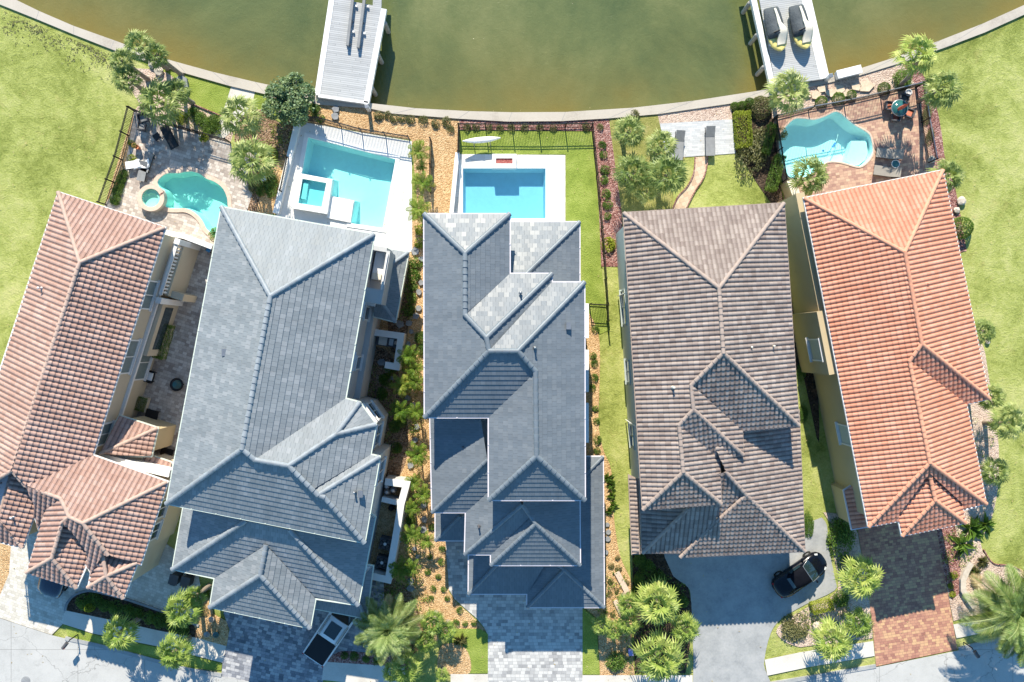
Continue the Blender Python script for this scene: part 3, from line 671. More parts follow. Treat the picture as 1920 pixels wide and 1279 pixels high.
def wall_window(parent, a, b, t, z, ww, wh, fmat='trim', pmat='glass', off=.0, lites=1, sill=True, out=1):
    """window on the wall running a->b (plan), outward normal to the right of a->b when out=1"""
    a, b = Vector((*a[:2], 0)), Vector((*b[:2], 0)); d = (b-a).normalized(); nrm = Vector((d.y, -d.x, 0))*out
    c = a+(b-a)*t+nrm*off; rz = math.atan2(d.y, d.x)
    fb = MB(); s = .09
    for dx, dz, sx, sz in ((0, wh/2, ww+2*s, s), (0, -wh/2, ww+2*s, s), (ww/2, 0, s, wh-s), (-ww/2, 0, s, wh-s)):
        p = c+d*dx+nrm*.03; fb.box((p.x, p.y, z+dz), (sx, .12, sz), rz)
    for k in range(1, lites):
        p = c+d*(ww*(k/lites-.5))+nrm*.02; fb.box((p.x, p.y, z), (.06, .1, wh-s), rz)
    f = fb.build('window', M[fmat], parent)
    pb = MB(); p = c+nrm*.012; pb.box((p.x, p.y, z), (ww-.02, .03, wh-.02), rz); pb.build('pane', M[pmat], f)
    if sill:
        q = MB(); p = c+nrm*.08; q.box((p.x, p.y, z-wh/2-.1), (ww+.3, .2, .08), rz); q.build('sill', M[fmat], f)
    return f
def edge(outline, h, i, ov=.5):
    W = inset(plan(outline, h), ov); return W[i], W[(i+1) % len(W)], (1 if area2(W) > 0 else -1)

# ---- house with pink-brown barrel tiles (far left)
H1 = empty('house', G((150, 700)), 0, 'long beige house under a pink-brown barrel tile roof at the far left of the row', 'house'); WORLD.add(H1.name)
h = 6.0
NW, NE, AP = (110,361), (309,427), (150,492)
E1, V1 = (173,854), (48,910); RE = (23,882)
SWc = (-112,845)
R2, R3, R4, P1, P2 = (115,935), (130,969), (156,981), (117,980), (98,1046)
O1, O2 = (21,893), (-2,972)
WE, WS = (313,904), (263,1058); Q1, Q2 = (193,1041), (200,1080)
out1 = [NW, NE, E1, WE, WS, (257,1055), (231,1121), (166,1101), (171,1075), (163,1058), (143,1102), (51,1073), (83,966), (72,990), (64,966), (42,1026), (-70,1000), (-77,930)]
fac1 = [((51,1073), (143,1102), [P2, (143,1102), (51,1073)]),
        ((166,1101), (231,1121), [Q2, (166,1101), (231,1121)]),
        (NW, NE, [NW, NE, AP]),
        (NE, E1, [NE, E1, V1, RE, AP]),
        (NW, (-112,1068), [NW, AP, RE, (-50,925), (-77,930)]),
        ((-100,945), (-18,970), [RE, (-50,925), (-77,930), (-84,950)]),
        (E1, WE, [E1, WE, R4, R3, R2, V1]),
        (WE, WS, [WE, WS, (203,1040), R4]),
        ((64,966), (42,1026), [O1, O2, (42,1026), (64,966), (66,947), V1, RE]),
        ((-30,960), (-62,1030), [O1, O2, (-70,1000), (-66,940)]),
        ((42,1026), (-40,1000), [O2, (42,1026), (-70,1000)]),
        ('P', (R2, V1), [V1, R2, (86,957), (83,966), (72,990), (64,966), (66,947)]),
        ('T', (P2, R2, (51,1073)), [R2, R3, P1, P2, (51,1073), (83,966), (86,957)]),
        ((163,1033), (143,1102), [P1, P2, (143,1102), (163,1058), (163,1033), (134,994)]),
        ('P', (R4, R3), [R3, R4, (203,1040), Q1, (171,1075), (163,1058), (163,1033), (134,994), P1]),
        ('P', (Q2, Q1), [Q1, Q2, (166,1101), (172,1068)]),
        ((231,1121), (257,1055), [Q2, (231,1121), (257,1055)]),
        ('P', (Q2, (200+26,1080+8)), [Q1, Q2, (257,1055), (226,1040)])]
rid1 = [[NW, AP], [NE, AP], [AP, RE], [RE, V1], [V1, R2], [R2, R3], [R3, R4], [WE, R4], [R4, (203,1040)], [R3, P1], [P1, P2], [P2, (51,1073)], [P2, (143,1102)],
        [O1, O2], [O2, (42,1026)], [Q1, Q2], [Q2, (166,1101)], [Q2, (231,1121)], [Q2, (257,1055)], [RE, (-50,925)]]
roof_section(H1, h, out1, fac1, rid1, M['tile1'], M['ridge1'], 'barrel1', M['trim'], m=.5, wallmat=M['stucco_beige'], ov=.45)
# ---- house with pale grey slate tiles
H2 = empty('house', G((510, 700)), 0, 'big three storey house under a pale grey slate roof, second from the left', 'house'); WORLD.add(H2.name)
h = 8.6
NW, NE, AP = (416,389), (701,440), (507,555); SW, R1, R2, R3, R4, R5, SE = (313,944), (454,842), (478,862), (541,873), (596,928), (608,932), (683,1017)
EE, T1, T2, TN, S1, C3 = (647,748), (674,755), (704,796), (630,814), (694,853), (711,857)
out2 = [NW, NE, EE, T1, T2, S1, C3, SE, SW]
fac2 = [(NW, NE, [NW, NE, AP]), (NW, SW, [NW, AP, R1, SW]), (NE, (616,920), [NE, EE, R2, R1, AP]),
        (EE, (688,755), [EE, T1, TN, R3, R2]), (T1, T2, [T1, T2, TN]), (T2, S1, [T2, S1, (586,918), R3, TN]),
        (S1, C3, [S1, C3, R4, (586,918)]), (C3, SE, [C3, SE, R5, R4]), (SW, SE, [SW, R1, R2, R3, (586,918), R4, R5, SE])]
rid2 = [[NW, AP], [NE, AP], [AP, R1], [SW, R1], [R1, R2], [R2, R3], [R3, TN], [TN, T1], [TN, T2], [R3, R4], [R4, C3], [R4, R5], [R5, SE]]
roof_section(H2, h, out2, fac2, rid2, M['tile2'], M['ridge2'], 'flat2', M['gutter_green'], m=.5, wallmat=M['stucco_gray'], ov=.45, rr=.14)
h = 5.7
A1, A2, A3, A4, A5, A6, A7, A8 = (344,952), (324,1067), (403,1084), (394,1138), (581,1177), (591,1122), (671,1134), (703,970)
B1, B2, K1, K2 = (462,976), (543,993), (499,1022), (488,1078)
out2b = [A1, A2, A3, A4, A5, A6, A7, A8, (640,920), (400,900)]
fac2b = [(A1, A2, [A1, A2, B1]), ((324,1067), (671,1134), [B1, A2, A3, K1, A6, A7, B2]), (A7, A8, [A7, A8, B2]), (A4, A5, [A4, A5, K2]), (A3, A4, [A3, A4, K2, K1]), (A6, A5, [A6, A5, K2, K1]),
         (A8, (400,900), [A1, B1, B2, A8, (640,920), (400,900)])]
roof_section(H2, h, out2b, fac2b[:-1], [[A2, B1], [B2, A7], [K1, K2], [K2, A4], [K2, A5]], M['tile2'], M['ridge2'], 'flat2', M['gutter_green'], m=.5, wallmat=M['stucco_gray'], ov=.45, rr=.14)
# low roofs along the east side and over the garage
h = 3.1
L = [(566,1108), (590,1126), (693,1158), (688,1150), (702,1050), (706,1000), (660,1000), (560,1040)]
L = [(560,1135), (686,1159), (699,1062), (580,1040)]
roof_section(H2, h, L, [(L[0], L[1], [L[0], L[1], (660,1100), (590,1085)]), (L[1], L[2], [L[1], L[2], (660,1100)])], [[L[1], (660,1100)]], M['tile2'], M['ridge2'], 'flat2', M['gutter_green'], m=.3, wallmat=M['stucco_gray'], walls=False, rr=.1)
h = 3.6
T = [(723,466), (765,474), (741,603), (701,593)]
roof_section(H2, h, T, [(T[0], T[1], [T[0], T[1], (716,508), (712,505)]), (T[1], T[2], [T[1], T[2], (708,557), (716,508)]), (T[2], T[3], [T[2], T[3], (700,550), (708,557)])],
             [[T[1], (716,508)], [T[2], (708,557)]], M['tile2'], M['ridge2'], 'flat2', M['gutter_green'], m=.5, wallmat=M['stucco_beige'], ov=.3, rr=.12)
# ---- charcoal slate house in the middle
H3 = empty('house', G((950, 760)), 0, 'white trimmed house under a stepped charcoal slate roof in the middle of the row', 'house'); WORLD.add(H3.name)
h = 9.0
a, b, c, d, e, f, g = (872,475), (872,590), (912,633), (917,658), (971,658), (1004,696), (1006,855)
NW, N1, N2, N3, N4, N5, N6 = (796,402), (955,402), (955,514), (1034,514), (1034,530), (1095,530), (1096,937)
S1, S2, SW = (917,937), (917,782), (797,782)
out3 = [NW, N1, N2, N3, N4, N5, N6, S1, S2, SW]
fac3 = [(NW, N1, [NW, N1, a]), (NW, SW, [NW, a, b, c, d, SW]), (N1, N2, [N1, N2, b, a]), (N2, N3, [N2, N3, c, b]), (N3, N4, [N3, N4, d, c]),
        (N4, N5, [N4, N5, e, d]), (N5, N6, [N5, N6, g, f, e]), (SW, S2, [SW, S2, f, e, d]), (S2, S1, [S2, S1, g, f]), (S1, N6, [S1, N6, g])]
rid3 = [[NW, a], [N1, a], [a, b], [b, c], [c, d], [N3, c], [d, e], [N5, e], [SW, d], [e, f], [f, g], [g, S1], [g, N6]]
roof_section(H3, h, out3, fac3, rid3, M['tile3'], M['ridge3'], 'flat3', M['gutter_lilac'], m=.5, wallmat=M['stucco_white'], ov=.4, rr=.14)
h = 6.2
Q = [(955,417), (1086,417), (1086,560), (955,560)]
roof_section(H3, h, Q, [(Q[0], Q[1], [Q[0], Q[1], (985,515), (955,515)]), (Q[1], Q[2], [Q[1], Q[2], (1040,560), (985,515)])], [[Q[1], (985,515)]], M['tile3'], M['ridge3'], 'flat3', M['gutter_lilac'], m=.5, wallmat=M['stucco_white'], ov=.4)
W1, W2, W3, W4, W5, W6, W7, W8 = (807,775), (811,960), (874,960), (872,1039), (921,1039), (921,1059), (1087,1059), (1086,920)
J1, J2, J3 = (914,862), (979,946), (1004,982)
out3b = [W1, W2, W3, W4, W5, W6, W7, W8, (930,775)]
fac3b = [(W1, W2, [W1, W2, J1, (900,775)]), (W2, W3, [W2, W3, (945,893), J1]), (W3, W4, [W3, W4, J2, (945,893)]), (W4, W5, [W4, W5, (995,968), J2]),
         ((921,990), W6, [W5, W6, J3, (995,968)]), (W6, W7, [W6, W7, J3]), (W7, W8, [W7, W8, (1000,900), J2, (995,968), J3])]
roof_section(H3, h, out3b, fac3b, [[W2, J1], [W4, J2], [J2, (995,968), J3], [J3, W6], [J3, W7]], M['tile3'], M['ridge3'], 'flat3', M['gutter_lilac'], m=.5, wallmat=M['stucco_white'], ov=.4)
h = 3.2
Q = [(817,950), (817,1013), (890,1013), (890,950)]
roof_section(H3, h, Q, [(Q[0], Q[1], [Q[0], Q[1], (862,968), (862,950)]), (Q[1], Q[2], [Q[1], Q[2], (890,968), (862,968)])], [[Q[1], (862,968)]], M['tile3'], M['ridge3'], 'flat3', M['gutter_lilac'], m=.35, wallmat=M['stucco_white'], ov=.3)
X = [(1060,857), (1130,857), (1132,1138), (989,1138), (989,1113), (879,1113), (880,1000)]
Y1, Y2, Y3, Y4 = (1075,912), (1058,1068), (945,1045), (1030,1045)
fac3c = [(X[0], X[1], [X[0], X[1], Y1, (1060,900)]), (X[1], X[2], [X[1], X[2], Y2, Y1]), (X[3], X[2], [X[3], X[2], Y2]), ((989,1060), X[3], [X[3], Y2, Y4, X[4]]), (X[5], X[4], [X[5], X[4], Y4, Y3]), (X[6], X[5], [X[6], X[5], Y3, (940,1000)])]
roof_section(H3, h, X, fac3c, [[X[1], Y1], [X[2], Y2], [X[3], Y2], [X[5], Y3], [Y2, Y4]], M['tile3'], M['ridge3'], 'flat3', M['gutter_lilac'], m=.35, wallmat=M['stucco_white'], ov=.4)
# ---- brown barrel tile house
H4 = empty('house', G((1340, 720)), 0, 'house under a mottled brown barrel tile roof, second from the right', 'house'); WORLD.add(H4.name)
h = 7.6
NW, NE, AP = (1170,400), (1469,382), (1348,540); SW, SE = (1206,955), (1497,797)
R1, R2, R3, R4, R5 = (1356,662), (1296,722), (1300,768), (1273,797), (1281,885)
C1, C2, C3, C4 = (1391,807), (1392,852), (1348,860), (1351,944)
out4 = [NW, NE, SE, C1, C2, C3, C4, SW]
fac4 = [(NW, NE, [NW, NE, AP]), (NE, SE, [NE, SE, R1, AP]), (NW, SW, [NW, AP, R1, R2, R3, R4, R5, SW]), (C1, SE, [C1, SE, R1, R2]), (C1, C2, [C1, C2, R3, R2]), (C3, C2, [C3, C2, R3, R4]),
        (C3, C4, [C3, C4, R5, R4]), (SW, C4, [SW, C4, R5])]
rid4 = [[NW, AP], [NE, AP], [AP, R1], [R1, R2], [R1, SE], [R2, R3], [R3, R4], [R3, C2], [R4, R5], [R5, SW], [R5, C4]]
roof_section(H4, h, out4, fac4, rid4, M['tile4'], M['ridge4'], 'barrel4', M['ridge4'], m=.5, wallmat=M['stucco_pale'], ov=.4, gut=True)
h = 4.9
D1, D2, D3, D4, D5 = (1497,770), (1508,1033), (1276,1044), (1276,1036), (1205,1036)
E1_, E2, E3, E4 = (1399,928), (1360,884), (1290,953), (1336,984)
out4b = [D1, D2, D3, D4, D5, (1200,900), (1360,780)]
fac4b = [(D1, D2, [D1, D2, E1_, E2, (1340,840), (1420,770)]), (D3, D2, [D3, D2, E1_]), ((1274,1010), D3, [D3, E1_, E4]), (D5, D4, [D5, D4, E4, (1345,968), (1349,930), E3]),
         (D5, (1200,880), [D5, E3, (1290,900), (1200,900)]), ((1270,1030), (1390,1026), [E2, E1_, E4, (1345,968), (1335,890)])]
roof_section(H4, h, out4b, fac4b, [[D2, E1_], [E1_, E4], [E4, D3], [E1_, E2], [D5, E3]], M['tile4'], M['ridge4'], 'barrel4', M['ridge4'], m=.5, wallmat=M['stucco_pale'], ov=.4)
h = 3.6
Q = [(1180,893), (1186,1038), (1199,1037), (1195,900)]
roof_section(H4, h, Q, [(Q[0], Q[1], Q)], [], M['tile4'], M['ridge4'], 'barrel4', M['ridge4'], m=.5, walls=False, wallmat=M['stucco_pale'])
# ---- orange barrel tile house
H5 = empty('house', G((1660, 680)), 0, 'ochre house under a bright orange barrel tile roof at the far right of the row', 'house'); WORLD.add(H5.name)
h = 5.8
NW, NE, AP = (1508,372), (1767,320), (1696,473); SW, SEa, SEb = (1629,987), (1854,747), (1848,944)
R1, R2, R3 = (1728,645), (1705,677), (1743,868)
Z1, Z2, Z3, Z4, Z5, Z6 = (1684,966), (1692,1004), (1809,980), (1803,943), (1742,886), (1753,938)
V5 = (1811,757)
out5 = [NW, NE, SEa, V5, SEb, (1804,956), Z3, Z2, (1686,976), SW]
fac5 = [(NW, NE, [NW, NE, AP]), (NE, SEa, [NE, SEa, R1, AP]), (NW, SW, [NW, AP, R1, R2, R3, SW]), (V5, SEa, [V5, SEa, R1, R2]), (V5, SEb, [V5, SEb, R3, R2]),
        (SW, SEb, [SW, R3, SEb, (1804,956), Z4, Z5, Z1, (1686,976)]), (Z1, Z2, [Z1, Z2, Z6, Z5]), (Z2, Z3, [Z2, Z3, Z6]), (Z3, Z4, [Z3, Z4, Z5, Z6])]
rid5 = [[NW, AP], [NE, AP], [AP, R1], [R1, R2], [R1, SEa], [R2, R3], [R3, SW], [R3, SEb], [Z5, Z6], [Z6, Z2], [Z6, Z3]]
roof_section(H5, h, out5, fac5, rid5, M['tile5'], M['ridge5'], 'barrel5', M['trim'], m=.46, wallmat=M['stucco_yellow'], ov=.4)
h = 3.0
Q = [(1583,920), (1598,992), (1634,986), (1606,905)]
roof_section(H5, h, Q, [(Q[0], Q[1], Q)], [], M['tile5'], M['ridge5'], 'barrel5', M['gutter_lilac'], m=.42, wallmat=M['stucco_yellow'], ov=.2)
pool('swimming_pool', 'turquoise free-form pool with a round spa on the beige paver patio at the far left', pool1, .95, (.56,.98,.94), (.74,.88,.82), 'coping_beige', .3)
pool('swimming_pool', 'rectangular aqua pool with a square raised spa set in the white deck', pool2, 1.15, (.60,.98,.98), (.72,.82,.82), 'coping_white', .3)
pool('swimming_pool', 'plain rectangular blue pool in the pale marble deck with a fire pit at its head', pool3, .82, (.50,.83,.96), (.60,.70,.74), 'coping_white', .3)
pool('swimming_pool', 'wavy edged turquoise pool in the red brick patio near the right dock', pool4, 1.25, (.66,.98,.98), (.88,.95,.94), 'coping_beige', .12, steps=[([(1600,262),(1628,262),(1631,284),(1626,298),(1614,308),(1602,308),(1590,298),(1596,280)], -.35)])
# ------------------------------------------------------------------ vegetation: prototype meshes, then copies
def fan_crown(seed, nf=24, nl=13):
    r = random.Random(seed); mb = MB()
    for i in range(nf):
        az = i*2.39996+r.uniform(-.2, .2); q = (i+.5)/nf; el = R(74-100*q**.7)+r.uniform(-.12, .12)
        L1 = .12+.50*q**.5+r.uniform(-.06, .06); LL = .43+r.uniform(-.06, .07)
        d = Vector((math.cos(az)*math.cos(el), math.sin(az)*math.cos(el), math.sin(el)))
        side = Vector((-math.sin(az), math.cos(az), 0)); tip = d*L1+Vector((0, 0, -.04*q)); up = side.cross(d)
        if up.z < 0: up = -up
        mb.add([side*.012, -side*.012, tip-side*.01, tip+side*.01], [(0,1,2,3)])
        tw = r.uniform(-.5, .5); side = (side*math.cos(tw)+up*math.sin(tw)).normalized(); up = side.cross(d); up = -up if up.z < 0 else up
        for k in range(nl):
            a = R(-118+236*k/(nl-1))+r.uniform(-.05, .05); ld = d*math.cos(a)+side*math.sin(a)
            l = LL*(1-.25*abs(a)/2.1)*r.uniform(.85, 1.1); n2 = up.cross(ld).normalized()
            p1 = tip+ld*l*.5+up*(.05*math.cos(a)); p2 = tip+ld*l+Vector((0, 0, -.16*l-.10*q+r.uniform(-.06, .03)))
            w_ = .032
            mb.add([tip, p1-n2*w_, p2, p1+n2*w_], [(0,1,2,3)])
    return mb
def feather_crown(seed, nf=26, nl=20, L=1.0, wid=.24, eltop=80, elbot=-25, droop=.55, dead=0, lw=.02):
    r = random.Random(seed); mb = MB()
    for i in range(nf):
        az = i*2.39996+r.uniform(-.25, .25); q = (i+.5)/nf; el = R(eltop-(eltop-elbot)*q)
        ln = L*r.uniform(.82, 1.05)*(.75+.25*min(1, q*2)); h = Vector((math.cos(az), math.sin(az), 0)); side = Vector((-h.y, h.x, 0)); pts = []
        p = Vector((0,0,0)); e = el; n = 8
        for k in range(n+1):
            pts.append(p.copy()); p = p+(h*math.cos(e)+Vector((0,0,1))*math.sin(e))*ln/n; e -= droop*(1.2-.3*q)*(k+1)/n*.42
        mb.tube(pts, [.016*(1-.75*k/n) for k in range(n+1)], 4, 0, False, False)
        mi = 1 if (dead and i >= nf-dead) else 0
        for k in range(nl):
            t = .12+.88*k/(nl-1); f = t*n; i0 = min(int(f), n-1); c = pts[i0].lerp(pts[i0+1], f-i0); d = (pts[i0+1]-pts[i0]).normalized()
            l = wid*(math.sin(math.pi*min(1, t*.85+.13))**.7)*r.uniform(.85, 1.1)
            for sgn in (-1, 1):
                ld = (side*sgn*.8+d*.62+Vector((0,0,.12))).normalized(); nn = d*lw
                mid = c+ld*l*.5; end = c+ld*l+Vector((0,0,-.3*l))
                mb.add([c-nn*.4, c+nn*.4, mid+nn, end, mid-nn], [(0,1,2,3,4)], mi)
    return mb
def leaf_cloud(seed, n, rx=1, ry=1, rz=.8, ls=.14, lump=.25, z0=0.0, lumps=7, box=0, tree=False):
    """many leaf blades through a lumpy volume, with gaps"""
    r = random.Random(seed); mb = MB()
    cs = [(Vector((r.uniform(-1,1), r.uniform(-1,1), r.uniform(-.2,1))).normalized()*r.uniform(.45,.75), r.uniform(.28,.5)) for _ in range(lumps)]
    if tree: cs = [(Vector((math.cos(k*2.4)*rr2, math.sin(k*2.4)*rr2, r.uniform(.1,.55)*(1.25-rr2))), r.uniform(.2,.36)) for k in range(lumps) for rr2 in (.1+.62*math.sqrt((k+.5)/lumps),)]
    for i in range(n):
        if box:
            p = Vector((r.uniform(-1,1), r.uniform(-1,1), r.uniform(0,1)))
            a = r.randrange(3)
            if a == 0: p.x = math.copysign(r.uniform(.85,1.03), p.x)
            elif a == 1: p.y = math.copysign(r.uniform(.85,1.03), p.y)
            else: p.z = r.uniform(.85,1.04)
        elif lumps and r.random() < (.97 if tree else .75):
            c, rad = cs[r.randrange(lumps)]; v = Vector((r.gauss(0,1), r.gauss(0,1), r.gauss(0,1)+.3)).normalized(); p = c+v*rad*r.uniform(.75,1.05)
        else:
            v = Vector((r.gauss(0,1), r.gauss(0,1), abs(r.gauss(0,1)))).normalized(); p = v*(1-lump*r.random())
        p = Vector((p.x*rx, p.y*ry, max(-.1, p.z)*rz+z0)); s = ls*r.uniform(.6,1.3)
        d = Vector((r.gauss(0,1), r.gauss(0,1), r.gauss(0,.6))).normalized(); nn = d.cross(Vector((r.gauss(0,1), r.gauss(0,1), r.gauss(0,1)))).normalized()*s*.38
        mb.add([p-d*s*.5, p+nn, p+d*s*.5, p-nn], [(0,1,2,3)])
    return mb
def tuft(seed, n=60, ln=1.0, w_=.03, spread=1.0):
    r = random.Random(seed); mb = MB()
    for i in range(n):
        az = r.uniform(0, 6.283); el = R(r.uniform(10, 85)); l = ln*r.uniform(.6, 1.05); h = Vector((math.cos(az), math.sin(az), 0)); s = Vector((-h.y, h.x, 0))*w_
        a = h*.06; m_ = a+(h*math.cos(el)*spread+Vector((0,0,1))*math.sin(el))*l*.55; e = m_+(h*spread+Vector((0,0,.1-.3*math.cos(el))))*l*.4
        mb.add([a-s*.5, a+s*.5, m_+s, e, m_-s], [(0,1,2,3,4)])
    return mb
def me_of(mb, name, mats):
    o = mb.build(name, mats); me = o.data; bpy.data.objects.remove(o); return me
FAN = [me_of(fan_crown(s), 'fan_crown', M['fan']) for s in (1, 2, 3)]
FANB = []
for m_ in FAN:
    c_ = m_.copy(); c_.materials[0] = M['fanbright']; FANB.append(c_)
M['deadleaf'] = leafmat('dead_frond', [(.3,.2,.1), (.5,.38,.2), (.6,.5,.3)])
DATE = me_of(feather_crown(5, 40, 46, 1.0, .23, 80, -25, .55, dead=5, lw=.0075), 'date_crown', [M['feather'], M['deadleaf']])
ARECA = [me_of(feather_crown(s, 14, 16, 1.05, .30, 70, 2, .8, lw=.024), 'areca_crown', [M['areca'], M['deadleaf']]) for s in (11, 12, 13)]
def trunk_mesh(h, r0, r1, lean=(0,0)):
    mb = MB(); n = 10; pts = []; rs = []
    for i in range(n+1):
        t = i/n; pts.append((lean[0]*t*t, lean[1]*t*t, h*t)); rs.append((r0+(r1-r0)*t)*(1.25 if i == 0 else 1+.05*(i % 2)))
    mb.tube(pts, rs, 9); return mb
def palm(px, py, rp, h, label, kind='fan', base=None, group=None, name='fan_palm', cat='palm'):
    """crown seen at photo point (px,py), h metres up; the trunk stands where it meets the ground"""
    top = G((px, py), h); bs = G(base) if base else Vector((top.x, top.y, 0)); bs.z = .05
    root = empty(name, bs, 0, label, cat, group); r_ = rp/25*(CAMH-h)/CAMH*(1.06 if kind == 'areca' else 1.08)
    lean = (top.x-bs.x, top.y-bs.y)
    mb = trunk_mesh(h-.05, *((.17, .13) if kind in ('fan', 'fanb') else (.28, .24) if kind == 'date' else (.06, .05)), lean); mb.build('trunk', M['trunk'] if kind != 'areca' else M['stem'], root)
    me = random.choice(FAN) if kind == 'fan' else random.choice(FANB) if kind == 'fanb' else DATE if kind == 'date' else random.choice(ARECA)
    c = mobj('crown', me, root); c.location = (lean[0], lean[1], h-.05); s = r_*(1.0 if kind != 'date' else 1.02); c.scale = (s, s, s*.95); c.rotation_euler = (random.uniform(-.08,.08), random.uniform(-.08,.08), random.uniform(0, 6.28))
    return root
g1 = 'fan palms in the gardens'
for a in [
 (258,84,33,4.8,'tall fan palm reaching over the seawall, topmost of the far left cluster'),
 (292,102,28,4.4,'fan palm over the seawall, right of its tall twin in the left cluster'),
 (226,112,27,4.2,'small fan palm straddling the seawall, leftmost of the far left cluster'),
 (236,146,30,3.8,'fan palm lowest on the lawn side of the far left cluster'),
 (297,188,48,3.4,'big dark fan palm shading the black chaise on the beige patio'),
 (330,170,30,3.0,'fan palm between the big shade palm and the strip of lawn by the seawall'),
 (447,216,45,3.2,'fan palm leaning over the concrete path left of the bushy tree'),
 (470,300,50,3.4,'fan palm with a yellow frond at the right corner of the beige patio'),
 (1180,246,36,3.4,'fan palm nearest the seawall in the dry turf plot'),
 (1188,322,40,3.2,'fan palm beside the red bark strip, lower left in the dry turf plot'),
 (1252,326,46,4.0,'largest fan palm of the dry turf plot, overhanging the curved path'),
 (1240,272,34,3.6,'fan palm next to the foot of the left grey poolside lounger'),
 (1212,358,26,2.6,'small fan palm lowest in the dry turf plot, just above the brown roof'),
 (1480,170,46,3.4,'fan palm spreading over the foot of the right hand dock'),
 (1520,330,41,3.6,'fan palm leaning over the lower edge of the wavy edged pool')]:
    palm(*a, group=g1)
palm(1722,100,44,4.9,'leaning fan palm with golden tips crossing the seawall at the right', 'fanb', (1686,160), g1)
palm(1768,165,44,4.6,'leaning fan palm on the right lawn just outside the red patio fence', 'fan', (1722,190), g1)
for a in [(1778,330,38,3.2,'fan palm at the top right corner of the orange roof'), (1845,622,27,3.0,'half hidden fan palm against the middle of the orange roof'),
          (1860,744,31,3.2,'fan palm beside the lower right corner of the orange roof'), (1868,884,33,2.6,'fan palm in the pink gravel bed at the side of the orange roofed house')]:
    palm(*a, group=g1)
palm(1893,790,40,4.0,'leaning fan palm rising from a pale trunk out over the right lawn', 'fan', (1845,792), g1)
for a in [(222,1188,38,3.2,'single fan palm over the left pavement beside the street'), (341,1146,40,3.4,'largest fan palm at the corner of the shaded courtyard by the street'),
          (363,1122,24,3.0,'small fan palm squeezed between the courtyard palm and the slate garage roof'), (324,1224,37,3.0,'fan palm nearest the street under the courtyard palm'),
          (1234,1132,48,3.4,'fan palm beside the shaded grey concrete driveway, upper one of the pair'), (1236,1236,52,3.2,'widest fan palm at the bottom edge beside the grey driveway'),
          (1284,1180,31,2.6,'fan palm touching the left edge of the grey concrete driveway'), (1179,1136,26,2.6,'narrow fan palm at the kink of the tan bed left of the driveway palms'),
          (1617,1084,48,3.4,'round fan palm over the left edge of the brick driveway'), (1562,1204,45,3.0,'fan palm over the pavement right of the concrete driveway'),
          (1612,1170,32,2.6,'low fan palm between the pavement and the brick driveway')]:
    palm(*a, 'fanb', group=g1)
for a in [(1128,1174,22,2.0,'yellow green fan palm by the lawn strip right of the grey paver drive'), (1152,1184,20,1.8,'brightest yellow young fan palm in the tan bed by the paver drive'),
          (1177,1170,25,2.2,'young fan palm behind the two yellow ones near the paver drive'), (761,1256,36,2.2,'yellow tipped fan palm at the bottom edge below the date palm'),
          (735,1262,22,1.8,'low golden fan palm between the pavement slab and the yellow tipped palm'), (812,1170,27,2.4,'fan palm right of the big date palm above the dark trunk shadows'),
          (836,1184,22,2.0,'slender fan palm at the left corner of the front lawn'), (798,1206,25,2.2,'shaded fan palm between the date palm and the front lawn'),
          (829,1266,15,1.2,'smallest bluish fan palm at the pavement edge')]:
    palm(*a, 'fanb', group='young fan palms in the front beds')
palm(727,1180,68,3.2,'feathery date palm with dead lower fronds beside the white pickup', 'date', name='date_palm')
palm(1905,1148,96,4.2,'huge pale date palm cut by the right edge beside the street', 'date', name='date_palm')
g2 = 'small feather palms in the tan gravel strip'
for i, a in enumerate([(785,284,25,1.8,'bright feather palm at the top right corner of the white pool deck'), (792,342,24,1.8,'feather palm halfway along the right side of the white pool deck'),
          (785,392,27,1.8,'feather palm by the left edge of the charcoal roof, lowest beside the pool deck'), (790,312,13,1.2,'tiny feather palm between the two upper pool deck palms'),
          (764,668,24,2.0,'dull feather palm right beside the outdoor kitchen wall'), (777,692,22,1.8,'feather palm just below the outdoor kitchen, close to the charcoal roof'),
          (752,722,24,2.0,'vivid feather palm left of a stepping stone, level with the turret top'), (780,716,20,1.8,'orange tipped feather palm touching the charcoal eave above the turret'),
          (750,770,25,2.0,'broad feather palm in front of the turret windows'), (782,772,22,1.8,'golden feather palm opposite the turret, against the charcoal roof'),
          (783,852,26,1.8,'feather palm alone in the strip below the charcoal roof corner'), (775,904,19,1.4,'grey green feather palm at the top corner of the equipment wall'),
          (793,926,22,1.6,'feather palm beside the equipment wall, touching the lower charcoal roof'), (773,952,19,1.4,'feather palm midway down the equipment wall'),
          (771,1002,23,1.6,'feather palm opposite the lower end of the equipment wall'), (799,1014,20,1.4,'feather palm right of the gap in the equipment wall, by the low roof'),
          (746,1066,25,1.5,'feather palm at the bottom corner of the equipment enclosure'), (771,1066,20,1.4,'feather palm just right of the enclosure corner one'),
          (404,440,16,1.6,'feather palm peeping out under the top left slate corner by the turquoise pool')]):
    palm(*a, 'areca', group=g2, name='feather_palm')
# bushy tree
t = G((540,182), 2.6); root = empty('bushy_tree', (t.x, t.y, .05), 0, 'round bushy tree with dusty green leaves between the left dock and the white pool deck', 'tree')
mb = MB(); mb.tube([(0,0,0),(.05,.02,1.2),(.1,0,2.2)], [.2,.15,.1], 8)
for k in range(6):
    an = k*1.05; mb.tube([(.05,.02,1.0+.1*k),(math.cos(an)*.7,math.sin(an)*.7,2.0),(math.cos(an)*1.3,math.sin(an)*1.3,2.7)], [.08,.05,.02], 6)
mb.build('trunk', M['trunk'], root)
cr = leaf_cloud(21, 9500, 2.05, 2.05, 2.0, .19, .3, 1.5, 13, 0, True); cr.build('crown', M['dusty'], root)
